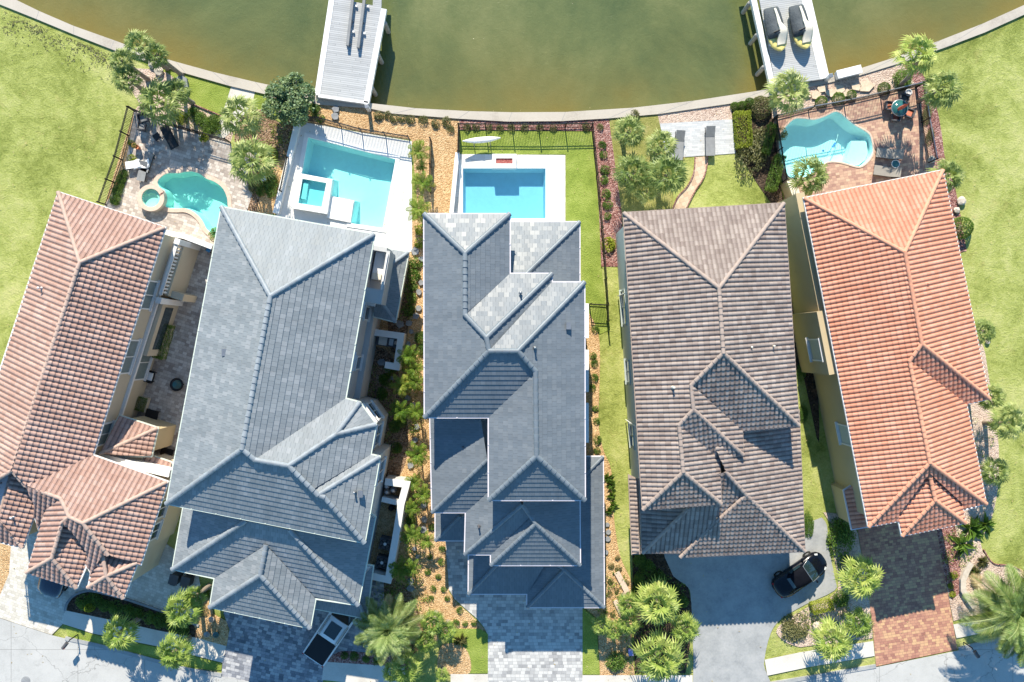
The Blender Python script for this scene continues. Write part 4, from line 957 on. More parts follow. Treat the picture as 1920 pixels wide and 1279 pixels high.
# shrubs
SH = {'round': [leaf_cloud(s, 520, 1, 1, .9, .2, .25, 0, 9) for s in (31, 32)], 'ball': [leaf_cloud(s, 1500, 1, 1, 1.0, .12, .1, 0, 0) for s in (41,)],
      'big': [leaf_cloud(s, 2200, 1, 1, .8, .11, .3, 0, 16) for s in (51, 52)], 'box': [leaf_cloud(61, 3600, 1, 1, 1, .1, .1, 0, 0, 1)],
      'tuft': [tuft(s, 90, 1.15, .035) for s in (71, 72)], 'broad': [tuft(s, 26, 1.3, .14) for s in (81, 82)]}
SHM = {}
def shrub(px, py, rp, label, kind='round', mat='shrub', hz=.8, ry=1.0, rot=0, name='shrub', cat='shrub', group=None, r2=None):
    key = (kind, mat)
    if key not in SHM:
        SHM[key] = [me_of(m_, name, M[mat]) for m_ in SH[kind]]
    hh = hz*rp/25; p = G((px, py), hh*.5); o = mobj(name, random.choice(SHM[key])); o.location = (p.x, p.y, .06)
    s = rp/25; o.scale = (s, s*ry, hh); o.rotation_euler = (0, 0, R(rot) if rot or ry != 1 or kind == 'box' else random.uniform(0, 6.28)); tag(o, label, cat, group); return o
ORD = ['first', 'second', 'third', 'fourth', 'fifth', 'sixth', 'seventh', 'eighth', 'ninth', 'tenth', 'eleventh', 'twelfth', 'thirteenth', 'fourteenth', 'fifteenth']
def row(pts, rp, what, kind, mat, group, hz=.9, name='shrub', cat='shrub'):
    for i, (x, y) in enumerate(pts): shrub(x, y, rp*random.uniform(.85, 1.15), what % ORD[i], kind, mat, hz, group=group, name=name, cat=cat)
row([(710,216),(727,216),(739,222),(754,222),(770,223),(793,225),(817,232),(837,228),(844,242)], 9, '%s olive tussock from the dock in the tan gravel behind the seawall', 'round', 'olive', 'tussocks behind the seawall')
row([(875,238),(893,238),(917,239),(937,241),(958,240),(984,239),(1012,240),(1038,240),(1100,238),(1125,238)], 8, '%s tussock from the left in the red bark behind the black fence', 'round', 'olive', 'tussocks in the red bark')
row([(1129,272),(1132,290),(1135,318),(1132,337),(1136,363),(1140,383),(1139,405)], 9, '%s plant from the lagoon down the red bark strip', 'round', 'shrub', 'plants down the red bark strip')
row([(1116,618),(1112,667),(1115,682),(1115,708),(1110,728),(1117,766),(1118,790),(1120,825),(1120,845)], 8, '%s small shrub from the gate down the tan bed right of the charcoal roof', 'round', 'shrub', 'shrubs right of the charcoal roof')
row([(1140,897),(1146,910),(1147,930),(1150,947),(1143,959)], 12, '%s broad leaved plant from the top beside the low charcoal roof', 'broad', 'shrub', 'broad leaved plants', .9, 'leafy_plant', 'plant')
row([(1158,1046),(1146,1061),(1160,1066),(1175,1093),(1145,1090),(1156,1107),(1143,1114),(1136,1151),(1149,1152)], 6, '%s little seedling from the top in the tan bed left of the brown roof', 'round', 'olive', 'seedlings in the tan bed')
row([(811,988),(829,1030),(805,1044),(828,1054),(802,1072),(822,1081),(812,1104),(832,1105),(808,1122),(839,1122),(862,1145),(855,1168),(872,1169),(889,1168)], 6.5, '%s low plant from the top in the gravel left of the grey paver drive', 'round', 'shrub', 'low plants left of the paver drive')
row([(781,493),(776,516),(773,536),(771,559),(765,581)], 12, '%s shrub from the top between the small slate roof and the charcoal roof', 'round', 'shrub', 'shrubs along the stepping stones')
row([(231,326),(226,336),(222,346),(219,359),(215,374)], 11, '%s hedge plant from the top beside the beige patio near the round spa', 'big', 'shrub', 'hedge plants beside the spa')
row([(362,212),(374,221),(386,232),(400,226),(403,240),(389,244)], 12, '%s shrub from the left in the pink gravel above the beige patio', 'big', 'shrub', 'shrubs above the beige patio')
row([(1541,190),(1573,184),(1597,178),(1659,165)], 12, '%s clipped ball from the left along the fence of the red patio', 'ball', 'shrub', 'clipped balls along the red patio fence', 1.1, 'topiary_ball', 'topiary')
row([(1378,199),(1392,197),(1406,193)], 10, '%s small clipped ball from the left beside the seawall gravel', 'ball', 'shrub', 'small clipped balls by the seawall', 1.2, 'topiary_ball', 'topiary')
row([(1789,1078),(1783,1099),(1786,1114)], 7, '%s tiny lime shrub from the top along the brick driveway', 'round', 'lime', 'tiny lime shrubs')
row([(646,1229),(664,1232),(686,1236),(706,1238)], 9, '%s dark shrub from the left in the curved bed by the pickup', 'big', 'shrub', 'shrubs by the pickup')
row([(1200,1052),(1216,1066),(1236,1084),(1205,1085),(1226,1100),(1262,1112),(1280,1128),(1196,1108)], 15, '%s dark bush from the top left in the shaded bed left of the concrete driveway', 'big', 'shrub', 'bushes in the shaded bed')
row([(155,1128),(175,1126),(196,1136),(215,1138),(236,1148),(257,1151),(278,1159),(299,1164),(320,1172),(340,1178)], 15, '%s hedge bush from the left in the shaded planter along the left pavement', 'big', 'shrub', 'hedge bushes in the street planter')
row([(1484,425),(1486,450),(1489,478),(1492,505),(1494,535),(1497,565),(1500,592)], 14, '%s dark shrub from the top in the gap between brown and orange roofs', 'big', 'shrub', 'shrubs in the narrow gap')
row([(732,690),(724,712),(716,738),(740,800),(752,792),(742,840)], 12, '%s dark shrub from the top in the shaded bark beside the turret', 'big', 'shrub', 'shaded shrubs beside the turret')
shrub(1428,200,22,'large clipped dome shrub right of the three small clipped balls','ball','olive',.9, name='topiary_dome', cat='topiary')
shrub(1392,244,15,'lime yellow clipped hedge block right of the grey paver terrace','box','lime',1.3,2.2,rot=4,name='hedge',cat='hedge')
shrub(1412,290,30,'large dry brown twiggy bush between the terrace lawn and the patio fence','big','olive',.9,1.7,rot=-22,name='dry_bush',cat='bush')
shrub(1440,262,8,'upper dark green hedge along the left fence of the red patio','box','shrub',3.0,3.5,rot=-15,name='hedge',cat='hedge')
shrub(1453,325,9,'lower dark green hedge along the left fence of the red patio','box','shrub',3.0,3.6,rot=-15,name='hedge',cat='hedge')
shrub(1694,148,20,'dark hedge under the leaning golden palm by the patio corner','big','shrub',.9)
shrub(1807,426,21,'round dark shrub at the right eave of the orange roof','ball','shrub',1.3,name='topiary_ball',cat='topiary')
shrub(1190,214,10,'brown flowering tuft at the top of the dry turf plot by the seawall','round','olive',.9)
shrub(1141,458,15,'yellow green bush where the red bark strip meets the brown roofed house','round','lime',.8)
shrub(1155,1242,20,'round glossy dark shrub beside the bottom pavement','big','shrub',1.0)
shrub(1580,1014,27,'tall dense green hedge bush between the brown roof and the brick driveway','big','shrub',1.1,1.5)
shrub(1590,1062,20,'green shrub under the round palm by the brick driveway','big','shrub',.9)
shrub(1540,1136,20,'long clipped green hedge beside the convertible','box','lime',.9,.5,rot=12,name='hedge',cat='hedge')
shrub(1578,1124,17,'dark end bush of the clipped hedge near the convertible','big','shrub',.9)
shrub(1493,1176,29,'pale flowering bush at the corner of the lawn triangle','big','olive',.6)
shrub(1826,992,27,'vivid broad leaved plant under the right tip of the orange roof','broad','shrub',.9,name='leafy_plant',cat='plant')
shrub(1806,1022,24,'darker broad leaved plant beside the shaded brick driveway','broad','shrub',.9,name='leafy_plant',cat='plant')
shrub(1850,985,20,'smaller broad leaved plant on the edge of the right lawn','broad','shrub',.9,name='leafy_plant',cat='plant')
for i, (x, y, l) in enumerate([(1845,1054,'upper'), (1828,1072,'middle'), (1832,1092,'lower')]):
    shrub(x, y, 14, l+' clump of brown ornamental grass left of the huge date palm', 'tuft', 'olive', .9, name='grass_clump', cat='grass clump', group='ornamental grass clumps')
shrub(863,1202,17,'spiky dark clump in the front lawn above the round gravel bed','tuft','olive',.9,name='grass_clump',cat='grass clump')
shrub(341,222,13,'golden shrub above the black patio fence','big','lime',.9); shrub(476,338,15,'low olive shrub in the planting right of the beige patio','big','olive',.7,1.8)
shrub(488,352,11,'bright green shrub in the planting right of the beige patio','big','shrub',.9,1.6)
shrub(504,290,17,'yellow leaved shrub behind the wide patio palm','ball','lime',.7); shrub(508,345,14,'dark shrub in the bark beside the white deck wall','big','shrub',.8,2.0)
shrub(560,215,14,'small shrub under the bushy tree at the fence corner','big','shrub',.9); shrub(585,205,14,'low green shrub right of the bushy tree','big','shrub',.8)
shrub(600,222,9,'tiny shrub beside the fence corner of the white pool deck','round','shrub',.8)
shrub(246,268,7,'pale seedling in the tan strip beside the far left lawn','round','lime',.9); shrub(246,297,9,'bright bushy seedling beside the sun loungers with towels','round','lime',.9)
shrub(385,1114,14,'bright green bush at the slate garage corner','broad','shrub',.9,name='leafy_plant',cat='plant'); shrub(380,1146,12,'olive bush below the slate garage corner','big','olive',.9)
shrub(167,1140,9,'small yellow conifer in the shaded street planter','ball','lime',2.2,name='conifer',cat='conifer')
shrub(770,976,11,'dark round shrub against the equipment wall','big','shrub',.9); shrub(790,634,14,'dense shrub touching the charcoal eave above the outdoor kitchen','big','shrub',.9)
shrub(792,655,12,'shrub squeezed between charcoal eave and kitchen palms','big','shrub',.9); shrub(1464,250,14,'small shrub inside the red patio fence left of the pool','round','olive',.9)
shrub(1516,985,11,'green shrub row by the brown eave above the convertible','big','shrub',.9,2.4)
shrub(1503,700,9,'low shrub on the narrow lawn beside the brown eave','big','shrub',.8,2.0); shrub(1507,775,9,'low shrub further down the narrow lawn beside the brown eave','big','shrub',.8,2.0)
shrub(1738,215,9,'dry planting inside the right fence of the red patio','big','olive',.7,2.6,rot=-12); shrub(1744,258,8,'lower dry planting inside the right fence of the red patio','big','olive',.7,2.2,rot=-12)
for i, (x, y, rr) in enumerate([(790,430,13), (787,455,11)]): shrub(x, y, rr, ('upper','lower')[i]+' green shrub between pool deck and charcoal eave', 'round', 'lime', .9)
# rough weeds on the far left lawn by the seawall: nobody could count them
wd = MB(); rr_ = random.Random(5)
for i in range(900):
    t = rr_.random(); x = 5+215*t; y0 = np.interp(x, [0,70,140,209,240], [12,40,70,98,108]); y = y0+abs(rr_.gauss(0, 1))*(26-10*t)+6
    if rr_.random() > .5+.5*math.sin(x*.11)*math.sin(y*.13): continue
    p = G((x, y)); s = rr_.uniform(.06,.15); 
    for k in range(3):
        d = Vector((rr_.gauss(0,1), rr_.gauss(0,1), .5)).normalized()*s; n2 = Vector((-d.y, d.x, 0))*.3
        wd.add([p, p+d*.5+n2, p+d, p+d*.5-n2], [(0,1,2,3)])
tag(wd.build('weeds', M['olive']), 'rough dark weeds scattered through the far left lawn along the seawall', 'weeds', kind='stuff')

# low ground cover in the planted strips
gc = MB(); rg = random.Random(9)
for poly, n in (([(740,650),(788,650),(790,1080),(735,1120),(770,900),(765,780)], 170), ([(700,1090),(790,1080),(835,1180),(800,1250),(700,1240)], 120), ([(1190,1040),(1290,1100),(1296,1180),(1285,1262),(1190,1262)], 90),
                ([(690,680),(735,690),(745,860),(700,860)], 60), ([(350,205),(410,225),(430,262),(350,238)], 40), ([(1100,1130),(1120,1160),(1180,1262),(1186,1160),(1160,1040)], 60), ([(1640,1190),(1570,1106),(1510,1139),(1475,1200)], 60), ([(1756,990),(1836,960),(1842,1035),(1800,1110),(1775,1095)], 50), ([(1790,620),(1838,640),(1866,790),(1860,950),(1820,960)], 40), ([(752,480),(782,480),(775,620),(750,620)], 40), ([(470,205),(520,228),(545,225),(560,240),(530,380),(500,300)], 50)):
    xs_, ys_ = [p[0] for p in poly], [p[1] for p in poly]; k = 0
    while k < n:
        q = (rg.uniform(min(xs_), max(xs_)), rg.uniform(min(ys_), max(ys_)))
        if not pin(q, poly): continue
        k += 1; c = G(q)+Vector((0,0,.1)); s = rg.uniform(.12,.42)
        for j in range(rg.randint(8, 26)):
            d = Vector((rg.gauss(0,1), rg.gauss(0,1), abs(rg.gauss(0,.7)))).normalized(); p = c+d*s*rg.uniform(.2,1); l = d*rg.uniform(.06,.16)+Vector((0,0,.02)); n2 = l.cross(Vector((rg.gauss(0,1), rg.gauss(0,1), rg.gauss(0,1)))).normalized()*.03
            gc.add([p, p+l*.5+n2, p+l, p+l*.5-n2], [(0,1,2,3)])
tag(gc.build('ground_cover', M['areca']), 'low leafy ground cover and seedlings scattered through the planted strips', 'ground cover', kind='stuff')
# fallen leaves and debris on the paving and beds
lf = MB(); ra = random.Random(19)
for k in range(1500):
    q = (ra.uniform(0, 1920), ra.uniform(190, 1279)); c = G(q)+Vector((0,0,.115)); a = ra.uniform(0, 6.28); s = ra.uniform(.03,.09); d = Vector((math.cos(a), math.sin(a), .1))*s; n2 = Vector((-d.y, d.x, 0))*.4
    if any(pin(q, P_) for P_ in POOLS): continue
    lf.add([c-d, c+n2, c+d, c-n2], [(0,1,2,3)])
tag(lf.build('leaf_litter', M['deadleaf']), 'small dry fallen leaves scattered over the lawns and paving', 'leaf litter', kind='stuff')
# ------------------------------------------------------------------ docks
def dir2(a, b): d = np.array(b, float)-np.array(a, float); return d/np.linalg.norm(d)
M['boards'] = pavers('grey_dock_boards', [(.34,.35,.36), (.42,.43,.44), (.5,.51,.52)], 4.5, .145, .012, joint=(.16,.17,.18), big=.8, var=.7)
def dock(label, deck, borders, piles, rot, gr):
    c = G(deck[0], .5); root = empty('dock', (0,0,0), 0, label, 'dock')
    b = MB(); b.prism(plan(deck, .5), .38, .5); b.build('deck_boards', M['boards'], root, uvrot=rot)
    for a, e, w_ in borders:
        pa, pe = np.array(G(a, .5)[:2]), np.array(G(e, .5)[:2]); cc = (pa+pe)/2; L = np.linalg.norm(pe-pa)
        b = MB(); b.box((cc[0], cc[1], .36), (L, w_/25, .36), math.atan2(*(pe-pa)[::-1])); b.build('border_beam', M['concrete'] if False else M['white'], root)
    for x, y in piles:
        p = G((x, y), .3); b = MB(); b.lathe([(.17,-3),(.17,.1),(.15,.22),(0,.24)], (p.x, p.y, 0), 12); b.build('pile', M['aged'], root)
    return root
A = math.atan2(-(190-0), (596-629))
# left dock: deck between two white beams, a boat slip cut in its far end
dl = [(638,-60),(662,-60),(661,4),(699,10),(700,-60),(712,-60),(709,10),(716,12),(685,190),(599,180),(600,172)]
dL = [(636,-60),(661,-60),(661,3),(699,10),(700,-60),(717,-60),(715,13),(684,190),(600,178)]
dock('wide pale dock with two boat bunks, left of the lagoon shore', dL, [((631,-60),(595,178),10), ((720,17),(687,193),10), ((597,180),(690,193),5)],
     [(721,42),(708,101),(696,163),(624,30),(609,100)], math.atan2(-(np.array(G((684,190)))[1]-np.array(G((600,178)))[1]), -(np.array(G((684,190)))[0]-np.array(G((600,178)))[0])), None)
dR = [(1408,-70),(1490,-70),(1504,0),(1539,149),(1454,160),(1424,0)]
dock('narrow pale dock carrying two covered jet skis, right of the lagoon shore', dR, [((1398,-70),(1449,163),10), ((1496,-70),(1546,147),18)],
     [(1421,64),(1434,124),(1407,4)], R(-9), None)
# boat bunks over the slip
for a, e, l in (((662,-12),(651,85),'left carpeted boat bunk beam lying along the left dock'), ((684,-12),(671,89),'right carpeted boat bunk beam lying along the left dock')):
    pa, pe = G(a, .95), G(e, .95); cc = (pa+pe)/2; d = pe-pa; rz = math.atan2(d.y, d.x)
    root = empty('boat_bunk', (cc.x, cc.y, .5), rz, l, 'boat bunk', 'boat bunks on the left dock')
    b = MB(); b.box((0,0,.34), (d.length,.2,.22)); b.build('beam', M['midgrey'], root)
    for k in (-.45, .0, .45):
        b = MB(); b.box((d.length*k,0,.11), (.14,.3,.22)); b.build('bracket', M['metal'], root)
    for k in (-.3, .2):
        b = MB(); b.box((d.length*k, .28, .14), (.14,.14,.12)); b.build('cleat', M['white'], root)
# jet skis under covers
M['yellow'] = plain('yellow_hull', (.72,.60,.20), .35, var=.08, coat=.4); M['cream'] = plain('cream_vinyl', (.74,.68,.56), .5, var=.06)
M['coverdark'] = two_noise('dark_cover', [(.3, (.045,.055,.065)), (.7, (.10,.115,.125))], 2, 9, .4, .75, .05, .3, 1)
def loft(mb, secs, mi=0, sm=True, close=True):
    n = len(secs[0]); vs = [p for s in secs for p in s]
    fs = [(i*n+j, i*n+(j+1) % n, (i+1)*n+(j+1) % n, (i+1)*n+j) for i in range(len(secs)-1) for j in range(n if close else n-1)]
    mb.add(vs, fs, mi, sm)
    if close: mb.add(secs[0], [tuple(range(n))[::-1]], mi); mb.add(secs[-1], [tuple(range(n))], mi)
def jetski(px, py, heading, label):
    p = G((px, py), .9); root = empty('jet_ski', (p.x, p.y, .5), heading, label, 'jet ski', 'covered jet skis on the right dock')
    def sec(x, w_, zt, zb=.28, n=12):
        return [(x, w_*math.cos(t)*(1 if abs(math.sin(t)) < .8 else .9), (zb+(zt-zb)*(.5+.5*math.sin(t)))) for t in [2*math.pi*k/n for k in range(n)]]
    b = MB(); loft(b, [sec(-1.6,.48,.6), sec(-1.3,.62,.62), sec(0,.68,.66), sec(.8,.68,.74), sec(1.2,.58,.80,.35), sec(1.5,.36,.84,.5), sec(1.66,.14,.84,.6), sec(1.7,.02,.82,.7)]); b.build('hull', M['yellow'], root)
    b = MB(); loft(b, [[(x, y*w_, z*h_+.5) for y, z in ((-1,0),(-.95,.25),(-.6,.6),(-.2,.95),(.2,.95),(.55,.6),(.95,.25),(1,0))] for x, w_, h_ in
              ((-1.66,.5,.12), (-1.55,.58,.26), (-1.1,.64,.38), (-.6,.67,.5), (-.1,.68,.55), (.25,.7,.72), (.5,.69,.74), (.66,.64,.34))], 0, True); c = b.build('cover', M['coverdark'], root)
    b = MB(); pts = [(-1.4,.15,.18),(-.8,.2,.2),(-.2,.22,.28),(.1,.28,.42),(.45,.3,.44),(.9,.2,.44),(1.2,.08,.3)]
    zt = [.86,.98,1.06,1.22,1.2,.92,.84]
    loft(b, [[(x, a_-.02, z-.06), (x, a_, z+.02), (x, (a_+e_)/2-.12, z+.03), (x, -e_+.38, z-.1)] for (x, e_, a_), z in zip([(q[0], q[1], -q[2]+.0) for q in pts], zt)], 0, True)
    b = MB(); loft(b, [[(x, yc-w_, z-.04), (x, yc-w_*.6, z+.03), (x, yc+w_*.6, z+.02), (x, yc+w_, z-.12)] for x, yc, w_, z in
              ((-1.45,.16,.10,.86), (-.9,.18,.12,1.0), (-.3,.2,.17,1.07), (0,.25,.24,1.2), (.3,.3,.34,1.25), (.6,.26,.36,1.14), (.9,.2,.4,.94), (1.25,.08,.36,.88))]); b.build('stripe', M['cream'], root)
    b = MB(); b.tube([(.35,-.42,1.1),(.3,0,1.22),(.35,.42,1.1)], .05, 8); b.build('handlebar', M['black'], root)
    for sx in (-1.0, .9):
        b = MB(); b.box((sx,0,.14), (.16,.95,.28)); b.build('cradle', M['white'], root)
    return root
jetski(1453, 57, R(-78), 'left covered jet ski with yellow nose on the right hand dock'); jetski(1500, 53, R(-78), 'right covered jet ski with yellow nose on the right hand dock')

# ------------------------------------------------------------------ walls and fences
def wall_thing(label, pts, th, z1, mat, h_px=0, capm=None, name='garden_wall', cat='wall', closed=False):
    a = [np.array(G(p, h_px)[:2]) for p in pts]; root = empty(name, (a[0][0], a[0][1], 0), 0, label, cat); WORLD.add(root.name)
    b, c = MB(), MB(); n = len(a); Lf, Rt = [], []
    for i, p in enumerate(a):                        # mitred corners, so no two faces share a plane
        e1 = a[i]-a[i-1] if i else a[1]-a[0]; e2 = a[i+1]-a[i] if i < n-1 else a[-1]-a[-2]; e1 = e1/np.linalg.norm(e1); e2 = e2/np.linalg.norm(e2)
        k = np.array((-e1[1]-e2[1], e1[0]+e2[0])); q = 1+e1.dot(e2); Lf.append((p, k/max(q, .4)))
    for mb_, w_, za, zb in ((b, th/2, 0, z1), (c, th/2+.04, z1, z1+.06)):
        vs = []
        for p, k in Lf:
            l, r_ = p+k*w_, p-k*w_; vs += [(*l, zb), (*r_, zb), (*r_, za), (*l, za)]
        fs = [(4*i+j, 4*i+(j+1) % 4, 4*i+4+(j+1) % 4, 4*i+4+j) for i in range(n-1) for j in range(4)]+[(0,1,2,3), (4*n-4,4*n-1,4*n-2,4*n-3)]
        mb_.add(vs, fs)
    b.build('wall_body', M[mat], root); c.build('coping', M[capm or mat], root); return root
wall_thing('long low white wall along the left side of the white pool deck', [(563,229),(543,312),(521,402)], .35, .55, 'stucco_white', capm='white')
wall_thing('narrow white wall along the left side of the marble pool deck', [(859,291),(848,402)], .22, .8, 'stucco_white', capm='white')
wall_thing('tan garden wall with a pale top between brown and orange roofs', [(1469,345),(1487,392)], .5, 1.5, 'stucco_yellow', capm='cream')
wall_thing('beige courtyard wall across the patio behind the pink-brown roof', [(309,436),(345,443),(398,463)], .3, 1.9, 'stucco_beige', 1.9, 'white')
wall_thing('white coped wall joining the pink-brown house to the slate house', [(186,857),(318,888)], .45, 4.3, 'stucco_white', 4.3, 'white')
wall_thing('white walled enclosure around the outdoor kitchen', [(700,623),(752,630),(744,688),(722,684)], .4, 1.5, 'stucco_gray', 1.5, 'white')
wall_thing('stepped white wall around the air conditioners and pool pumps', [(722,903),(762,908),(752,945),(745,990),(728,1087),(688,1078)], .42, 1.7, 'stucco_gray', 1.7, 'stucco_white')
wall_thing('cross wall between pump corner and bin yard inside the equipment wall', [(716,936),(752,944)], .3, 1.5, 'stucco_gray', 1.5, 'stucco_white')
wall_thing('pale stone edging wall curving left of the huge date palm', [(1816,1053),(1808,1068),(1801,1085),(1801,1104),(1812,1122),(1822,1136)], .32, .35, 'rock', capm='rock')
def fence(label, pts, h=1.25, mat='black', span=2.2, top='black', gate=False, name='metal_fence', pitch=.12):
    a = [np.array(G(p)[:2]) for p in pts]; root = empty(name, (a[0][0], a[0][1], 0), 0, label, 'gate' if gate else 'fence'); WORLD.add(root.name)
    def post(p):
        b = MB(); b.box((p[0], p[1], (h+.08)/2), (.085,.085,h+.08)); b.lathe([(.06,0),(.045,.05),(0,.09)], (p[0], p[1], h+.08), 8); b.build('post', M[mat], root)
    for p, q in zip(a[:-1], a[1:]):
        d = q-p; L = np.linalg.norm(d); n = max(1, round(L/span)); u = d/L; rz = math.atan2(d[1], d[0])
        for i in range(n):
            s = p+d*i/n; e = p+d*(i+1)/n; m_ = (s+e)/2; l = L/n; post(s); b = MB()
            for z in (.15, h-.17, h-.02): b.box((m_[0], m_[1], z), (l-.09, .04, .045), rz)
            k = int((l-.1)/pitch)
            for j in range(1, k+1):
                c = s+u*(.05+j*(l-.1)/(k+1)); b.box((c[0], c[1], h/2), (.026,.026,h-.06), rz)
            b.build('picket_panel', M[mat], root)
            if top != mat:
                b = MB(); b.box((m_[0], m_[1], h+.02), (l, .06, .05), rz); b.build('top_rail', M[top], root)
    post(a[-1]); return root
fence('black picket fence between the far left lawn and the beige patio', [(253,209),(229,300),(199,384)])
fence('black picket fence along the top of the beige patio under the palms', [(256,209),(316,236),(432,268)])
fence('black picket fence along the lagoon side of the white pool deck', [(560,226),(602,228),(640,238),(679,249),(768,263)])
fence('short black fence right of the white pool deck among the feather palms', [(809,266),(808,362)])
fence('black picket fence with a kayak behind it around the top lawn', [(860,291),(861,240),(1010,241),(1109,239),(1118,330),(1127,430),(1131,478),(1137,570)])
fence('small black gate and side fence at the tan bed right of the charcoal roof', [(1105,571),(1137,573),(1138,602)], gate=False, name='garden_gate')
fence('silver topped fence along the lagoon side of the red patio', [(1448,225),(1515,208),(1582,196),(1650,180),(1715,164)], top='metal')
fence('silver topped fence along the right side of the red patio', [(1717,165),(1727,230),(1741,305)], top='metal')
fence('dark slatted fence along the left side of the red patio', [(1447,229),(1456,285),(1466,342)], top='black', pitch=.075)
fence('tiny black fence on top of the wall bed left of the white deck', [(545,300),(532,362)], h=1.1)

# ------------------------------------------------------------------ pool furniture of the decks
def box_thing(name, label, cat, px, py, h, dims, rz, parts, group=None):
    p = G((px, py), h); root = empty(name, (p.x, p.y, .1), rz, label, cat, group)
    for nm, c, d, mt, *r in parts:
        b = MB(); b.box(c, d, *(r[:1] or [0])); o = b.build(nm, M[mt], root)
        if min(d) > .05: bv = o.modifiers.new('bevel', 'BEVEL'); bv.width = .02; bv.segments = 2
    return root
# round spa by the free-form pool
def ring(mb, outer, inner, z0, z1, mi=0):
    n = len(outer); mb.add([(*p, z1) for p in outer]+[(*p, z1) for p in inner]+[(*p, z0) for p in outer]+[(*p, z0) for p in inner],
       [(i, (i+1) % n, n+(i+1) % n, n+i) for i in range(n)]+[(i, (i+1) % n, 2*n+(i+1) % n, 2*n+i)[::-1] for i in range(n)]+[(n+i, n+(i+1) % n, 3*n+(i+1) % n, 3*n+i) for i in range(n)], mi)
c = G((283,371), .55); root = empty('spa', (c.x, c.y, 0), 0, 'round raised spa with a tan rim beside the free-form pool', 'spa')
circ = lambda r, n=36: [(r*math.cos(2*math.pi*k/n), r*math.sin(2*math.pi*k/n)) for k in range(n)]
b = MB(); ring(b, circ(.98), circ(.69), .0, .5); b.build('wall', M['rock'], root); b = MB(); ring(b, circ(1.0), circ(.68), .5, .58); b.build('rim', M['coping_beige'], root)
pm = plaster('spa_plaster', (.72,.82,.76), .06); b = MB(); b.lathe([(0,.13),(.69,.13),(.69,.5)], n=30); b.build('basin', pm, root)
b = MB(); a0 = [k*math.pi/10 for k in range(-3, 9)]; b.prism([(.68*math.cos(a), .68*math.sin(a)) for a in a0]+[(.42*math.cos(a), .42*math.sin(a)) for a in a0[::-1]], .13, .32); b.build('bench', pm, root)
b = MB(); b.lathe([(0,.44),(.68,.44)], n=30); b.build('water_surface', poolwater('spa_water', (.6,.94,.88)), root)
b = MB(); b.box((.83,.33,.60), (.42,.07,.03), R(35)); b.build('spillway', M['redbark'], root)
# square spa and sun shelf in the white deck
so_ = [(557,324),(623,337),(613,401),(546,390)]; si_ = [(567,335),(612,343),(603,388),(559,381)]
root = empty('spa', (0,0,0), 0, 'square raised white spa overlapping the rectangular aqua pool', 'spa')
b = MB(); ring(b, plan(so_, .6), plan(si_, .6), .0, .6); b.build('rim', M['coping_white'], root)
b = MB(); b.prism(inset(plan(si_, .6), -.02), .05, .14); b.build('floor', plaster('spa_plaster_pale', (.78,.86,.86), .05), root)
b = MB(); b.prism(plan([(568,340),(577,342),(572,373),(563,371)], .6), .14, .38); b.build('bench', M['coping_white'], root)
b = MB(); q = plan(si_, .5); b.prism(inset(q, -.015), .505, .51); b.build('water_surface', poolwater('square_spa_water', (.66,.95,.96)), root)
# lounge platform edge of that pool
b = MB(); b.prism(plan([(621,369),(664,378),(658,418),(613,409)]), .08, .2); tag(b.build('sun_platform', M['coping_white']), 'square white sun platform set beside the square spa in the aqua pool', 'platform')
# fire pit
p = G((945.5,302), .5); root = empty('fire_pit', (p.x, p.y, .05), 0, 'white block fire pit filled with red lava rock at the head of the blue pool', 'fire pit')
b = MB(); ring(b, [(-.9,-.52),(.9,-.52),(.9,.52),(-.9,.52)], [(-.62,-.2),(.62,-.2),(.62,.2),(-.62,.2)], 0, .5); b.build('surround', M['coping_white'], root)
b = MB(); b.box((0,0,.22), (1.26,.42,.4)); b.build('lava_rock', M['redlava'], root)
# kayak on its stand
p = G((903,262), .9); root = empty('kayak', (p.x, p.y, .1), R(5), 'white kayak on a low stand on the top lawn behind the black fence', 'kayak')
b = MB(); secs = []
for k in range(13):
    t = -1+2*k/12; w_ = .21*(1-abs(t)**2.2)+.02; z = .72+.16*t*t; secs.append([(1.42*t, w_*math.cos(a), z+.16*math.sin(a)*(1-.4*abs(t))+.0) for a in [2*math.pi*j/12 for j in range(12)]])
loft(b, secs); b.build('hull', M['white'], root)
b = MB(); b.lathe([(.0,.0),(.12,.0),(.15,.03)], (0,0,.84), 16); b.build('cockpit', M['midgrey'], root)
for sx in (-.6, .6):
    b = MB(); b.tube([(sx,-.35,0),(sx,-.1,.6),(sx,.1,.6),(sx,.35,0)], .03, 6); b.build('stand', M['metal'], root)
# sun loungers
def lounger(px, py, rz, label, mat, group, L=2.0, W_=.68, back=.62, tilt=24, leg='black', towel=None):
    p = G((px, py), .35); root = empty('sun_lounger', (p.x, p.y, .1), rz, label, 'sun lounger', group)
    b = MB(); b.box((-L*.16,0,.34), (L*.64,W_,.05)); o = b.build('seat', M[mat], root)
    b = MB(); a = R(tilt); l = L*.36; cx_ = L*.16+math.cos(a)*l/2; b.box((cx_,0,.36+math.sin(a)*l/2), (l,W_,.05), 0, 0, (-a, 'Y')); b.build('backrest', M[mat], root)
    b = MB(); 
    for sy in (-1, 1): b.box((0, sy*W_*.5, .3), (L*.96,.045,.06))
    b.build('frame', M[leg], root)
    for sx in (-.42, .3):
        for sy in (-1, 1): b = MB(); b.box((L*sx, sy*W_*.46, .14), (.05,.05,.28)); b.build('leg', M[leg], root)
    return root
lounger(1331,266,R(91),'grey sun lounger in the middle of the grey paver terrace, the right one of two','midgrey','loungers on the grey terrace',2.2,.68)
lounger(1273,274,R(86),'grey sun lounger partly under palm fronds at the left of the grey paver terrace','midgrey','loungers on the grey terrace',2.2,.66)
